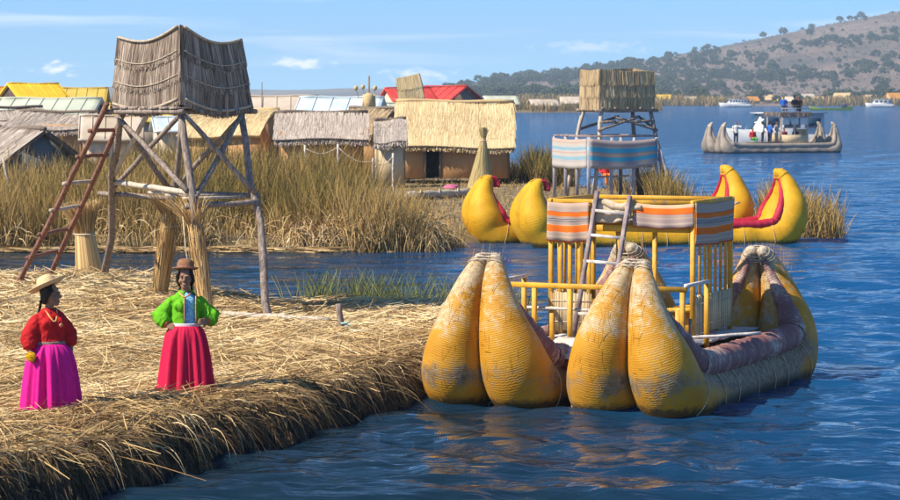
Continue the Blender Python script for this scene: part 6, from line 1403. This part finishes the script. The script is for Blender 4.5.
    # embroidered trim at the neck
    th = np.linspace(0, 2 * math.pi, 40)
    neck = [Vector((.076 * math.cos(t), 0.018 + .066 * math.sin(t) - (.088 if math.sin(t) < 0 else 0) * abs(math.sin(t)) ** 2, 1.208 - (.13 if kind_ == 1 else .045) * max(0, -math.sin(t)) ** 3)) for t in th]
    MB().sweep(neck, .009, 6, cap=False).build('neck_trim', blouse['trim'], j, True)
    if kind_ == 1:
        MB().ell((.075, -.150, 1.035), (.026, .012, .024), 10, 6).build('embroidery', M['embroidery'], j, True)
    else:
        for xx, yy in ((-.010, 0), (.126, .014)): MB().sweep([(xx, yy - .105, 1.17), (xx, yy - .142, 1.12), (xx, yy - .152, 1.05), (xx, yy - .135, .94), (xx, yy - .132, .86)], .006, 6).build('front_trim', blouse['trim'], j, True)
    # cuffs
    for s in (-1, 1):
        sh, el, wr = (Vector(v) for v in arms[s][:3]); a, c = el.lerp(wr, .82), el.lerp(wr, .93); MB().sweep([a, c], [.046, .040], 12).build('cuff', blouse['cuff'], j, True)
    # belt
    MB().lathe([(.172, .775), (.180, .785), (.182, .835), (.176, .845), (.165, .845)], 40, fx=1.0, fy=.80, c=(0, .01, 0)).build('belt', blouse['belt'], P, True)
    # gathered skirt
    rg = np.random.default_rng(kind_ * 9); ph = rg.uniform(0, 6.28, 6); fr = [9, 13, 17, 23, 5, 3]; am = [.060, .062, .042, .020, .045, .030]
    prof = [(.150, .815), (.176, .805), (.205, .775), (.240, .72), (.262, .62), (.282, .48), (.302, .33), (.318, .18), (.330, .07), (.333, .025), (.322, .02), (.25, .08)]
    prof = [(r * skirt.get('wide', 1), z) for r, z in prof]
    def fold(t, k):
        q = min(1, k / 5.0) * (.85 + .25 * k / 10); s = sum(a * np.sin(f * t + p + .16 * k * math.sin(p * 3)) for a, f, p in zip(am, fr, ph)); return 1 + q * 1.05 * (s - .35 * np.abs(s)) + .012 * np.sin(31 * t + ph[0]) * (k < 4)
    sk = MB().lathe(prof, 220, fx=1.0, fy=.86, fold=fold).build('skirt', skirt['mat'], P, True)
    sub = sk.modifiers.new('sub', 'SUBSURF'); sub.levels = 1; sub.render_levels = 1
    MB().lathe([(.342 * skirt.get('wide', 1), .085), (.345 * skirt.get('wide', 1), .078), (.345 * skirt.get('wide', 1), .070), (.340 * skirt.get('wide', 1), .064)], 220, fx=1, fy=.86, fold=lambda t, k: fold(t, 8)).build('hem_band', skirt['hem'], sk, True)
    P.scale = (skirt.get('k', 1),) * 3
    return P, hd
M['eye_white'] = m_noise('eye_white', (.22, .20, .18), (.28, .26, .24), 3, .4, bs=0)
M['lips'] = m_noise('lips', (.20, .06, .05), (.24, .075, .06), 10, .5, bs=0)
M['shirt_blue'] = m_noise('patterned_blue_cloth', (.10, .34, .58), (.34, .62, .78), 55, .85, bs=.2, lo=.42, hi=.58)
M['embroidery'] = m_noise('embroidered_patch', (.55, .10, .04), (.62, .42, .24), 90, .9, bs=.4)
def fabric(name, c, dark=.82, scale=40): return m_noise(name, tuple(x * dark for x in c), c, scale, .8, ms=(1, 1, .35), bs=.25, bd=.004, spec=.2)
M['trim_yellow'] = m_noise('yellow_trim', (.62, .34, .05), (.72, .50, .22), 60, .85, bs=.2)
M['trim_orange'] = m_noise('orange_trim', (.66, .20, .10), (.74, .42, .2), 60, .85, bs=.2)
M['belt_multi'] = m_noise('woven_belt', (.10, .02, .20), (.40, .30, .08), 45, .85, ms=(1, 1, 3), bs=.3)
M['belt_white'] = m_noise('white_belt', (.55, .45, .50), (.66, .60, .62), 45, .85, bs=.3)
M['hat_straw'] = m_noise('straw_hat', (.56, .40, .20), (.72, .56, .33), 60, .85, bs=.4, bd=.004)
M['hat_brown'] = m_noise('brown_felt', (.20, .095, .045), (.27, .135, .065), 20, .9, bs=.15)

def two_women():
    g1 = W(51, 413, .46); z1 = float(near_h(np.array([g1.x]), np.array([g1.y]))[0][0])
    arms = {-1: ((-.155, .02, 1.09), (-.25, .03, .94), (-.275, -.06, .74), (.05, -.25, -1), (.9, .2, 0)), 1: ((.155, .02, 1.09), (.245, .055, .93), (.25, -.02, .76), (-.1, -.2, -1), (-.9, .2, 0)), 9: -1, 11: 1}
    red = fabric('red_cloth_blouse', (.46, .012, .016)); mag = fabric('magenta_cloth', (.68, .011, .25), .8)
    P, hd = woman((g1.x, g1.y, z1 + .012), R(30), 'person in a red blouse, magenta skirt and wide straw hat standing on the straw', R(48), arms, {'mat': mag, 'hem': mag, 'wide': 1.04}, {'mat': red, 'trim': M['trim_yellow'], 'cuff': red, 'belt': M['belt_multi'], 'puff': 1.05}, 1)
    hat = MB().lathe([(.0, .118), (.04, .116), (.072, .104), (.092, .075), (.100, .035), (.103, .010), (.125, .002), (.175, .006), (.222, .020), (.228, .024), (.224, .016), (.172, -.006), (.12, -.012), (.098, -.006)], 48, fold=lambda t, k: 1 + (.02 * np.sin(2 * t + .6) + .015 * np.sin(3 * t)) * (k > 5))
    xf(hat, hd @ Matrix.Translation((0, .035, 1.462)) @ Matrix.Rotation(R(-25), 4, 'X')); h = hat.build('hat', M['hat_straw'], P, True)
    bd = MB().lathe([(.1015, .034), (.1035, .032), (.1055, .014), (.1045, .010)], 40); xf(bd, hd @ Matrix.Translation((0, .035, 1.462)) @ Matrix.Rotation(R(-25), 4, 'X')); bd.build('hat_band', M['trim_yellow'], h, True)
    # yellow yarn ball in the right hand
    Mx = Matrix.Translation((g1.x, g1.y, z1 + .012)) @ Matrix.Rotation(R(30), 4, 'Z'); c = Mx @ Vector((-.285, -.115, .685))
    mb = MB(); mb.ell(c, (.048, .048, .046), 14, 10); n = 900; v = RNG.normal(0, 1, (n, 3)); v /= np.linalg.norm(v, axis=1)[:, None]
    mb.strands(np.array(c) + v * .040, v, RNG.uniform(.012, .024, n), .006, segs=1); o = mb.build('yarn_ball', m_noise('yellow_yarn', (.74, .46, .01), (.84, .58, .03), 40, .9, bs=.3)); tag(o, 'small yellow yarn ball held by the person in the red blouse', 'yarn ball')
    g2 = W(186, 393, .48); z2 = float(near_h(np.array([g2.x]), np.array([g2.y]))[0][0])
    arms = {-1: ((-.155, .02, 1.09), (-.315, .05, .93), (-.205, -.075, .815), (1, -.25, -.25), (-.2, .9, -.3)), 1: ((.155, .02, 1.09), (.295, .06, .93), (.255, -.075, .86), (-.5, -.75, .1), (-.7, .6, -.2)), 9: 1, 11: 1}
    green = fabric('green_cloth', (.13, .44, .012), .75); pink = fabric('crimson_pink_cloth', (.57, .011, .062), .8)
    P, hd = woman((g2.x, g2.y, z2 + .012), R(4), 'person in a green jacket, crimson skirt and brown bowler hat, hands on hips', R(-4), arms, {'mat': pink, 'hem': fabric('dark_crimson_cloth', (.5, .008, .07)), 'wide': 1.0, 'k': 1.03}, {'mat': green, 'trim': M['trim_orange'], 'cuff': fabric('coral_cuff', (.6, .12, .06)), 'belt': M['belt_white'], 'puff': 1.12, 'low': .84}, 2)
    hat = MB().lathe([(.0, .112), (.045, .108), (.075, .092), (.090, .060), (.094, .020), (.097, .004), (.118, -.002), (.138, .006), (.144, .012), (.138, .000), (.11, -.012), (.09, -.008)], 40)
    xf(hat, hd @ Matrix.Translation((0, .022, 1.468)) @ Matrix.Rotation(R(-7), 4, 'X')); h = hat.build('hat', M['hat_brown'], P, True)
    bd = MB().lathe([(.0945, .030), (.097, .028), (.0985, .008), (.0975, .004)], 40); xf(bd, hd @ Matrix.Translation((0, .022, 1.468)) @ Matrix.Rotation(R(-7), 4, 'X')); bd.build('hat_band', M['wood_red'], h, True)
two_women()

# ================================================================== HAZE
def haze():
    mb = MB(); mb.box((0, 2690, 70), (14000, 5480, 144)); mt = bpy.data.materials.new('haze'); mt.use_nodes = True; nt = mt.node_tree; nt.nodes.clear()
    v = nt.nodes.new('ShaderNodeVolumePrincipled'); v.inputs['Color'].default_value = (.66, .84, 1, 1); v.inputs['Density'].default_value = 0.00018; v.inputs['Anisotropy'].default_value = 0.1
    o = nt.nodes.new('ShaderNodeOutputMaterial'); nt.links.new(v.outputs[0], o.inputs['Volume'])
    h = mb.build('haze', mt); kind(h, 'stuff', 'thin blue haze over the lake')
haze()
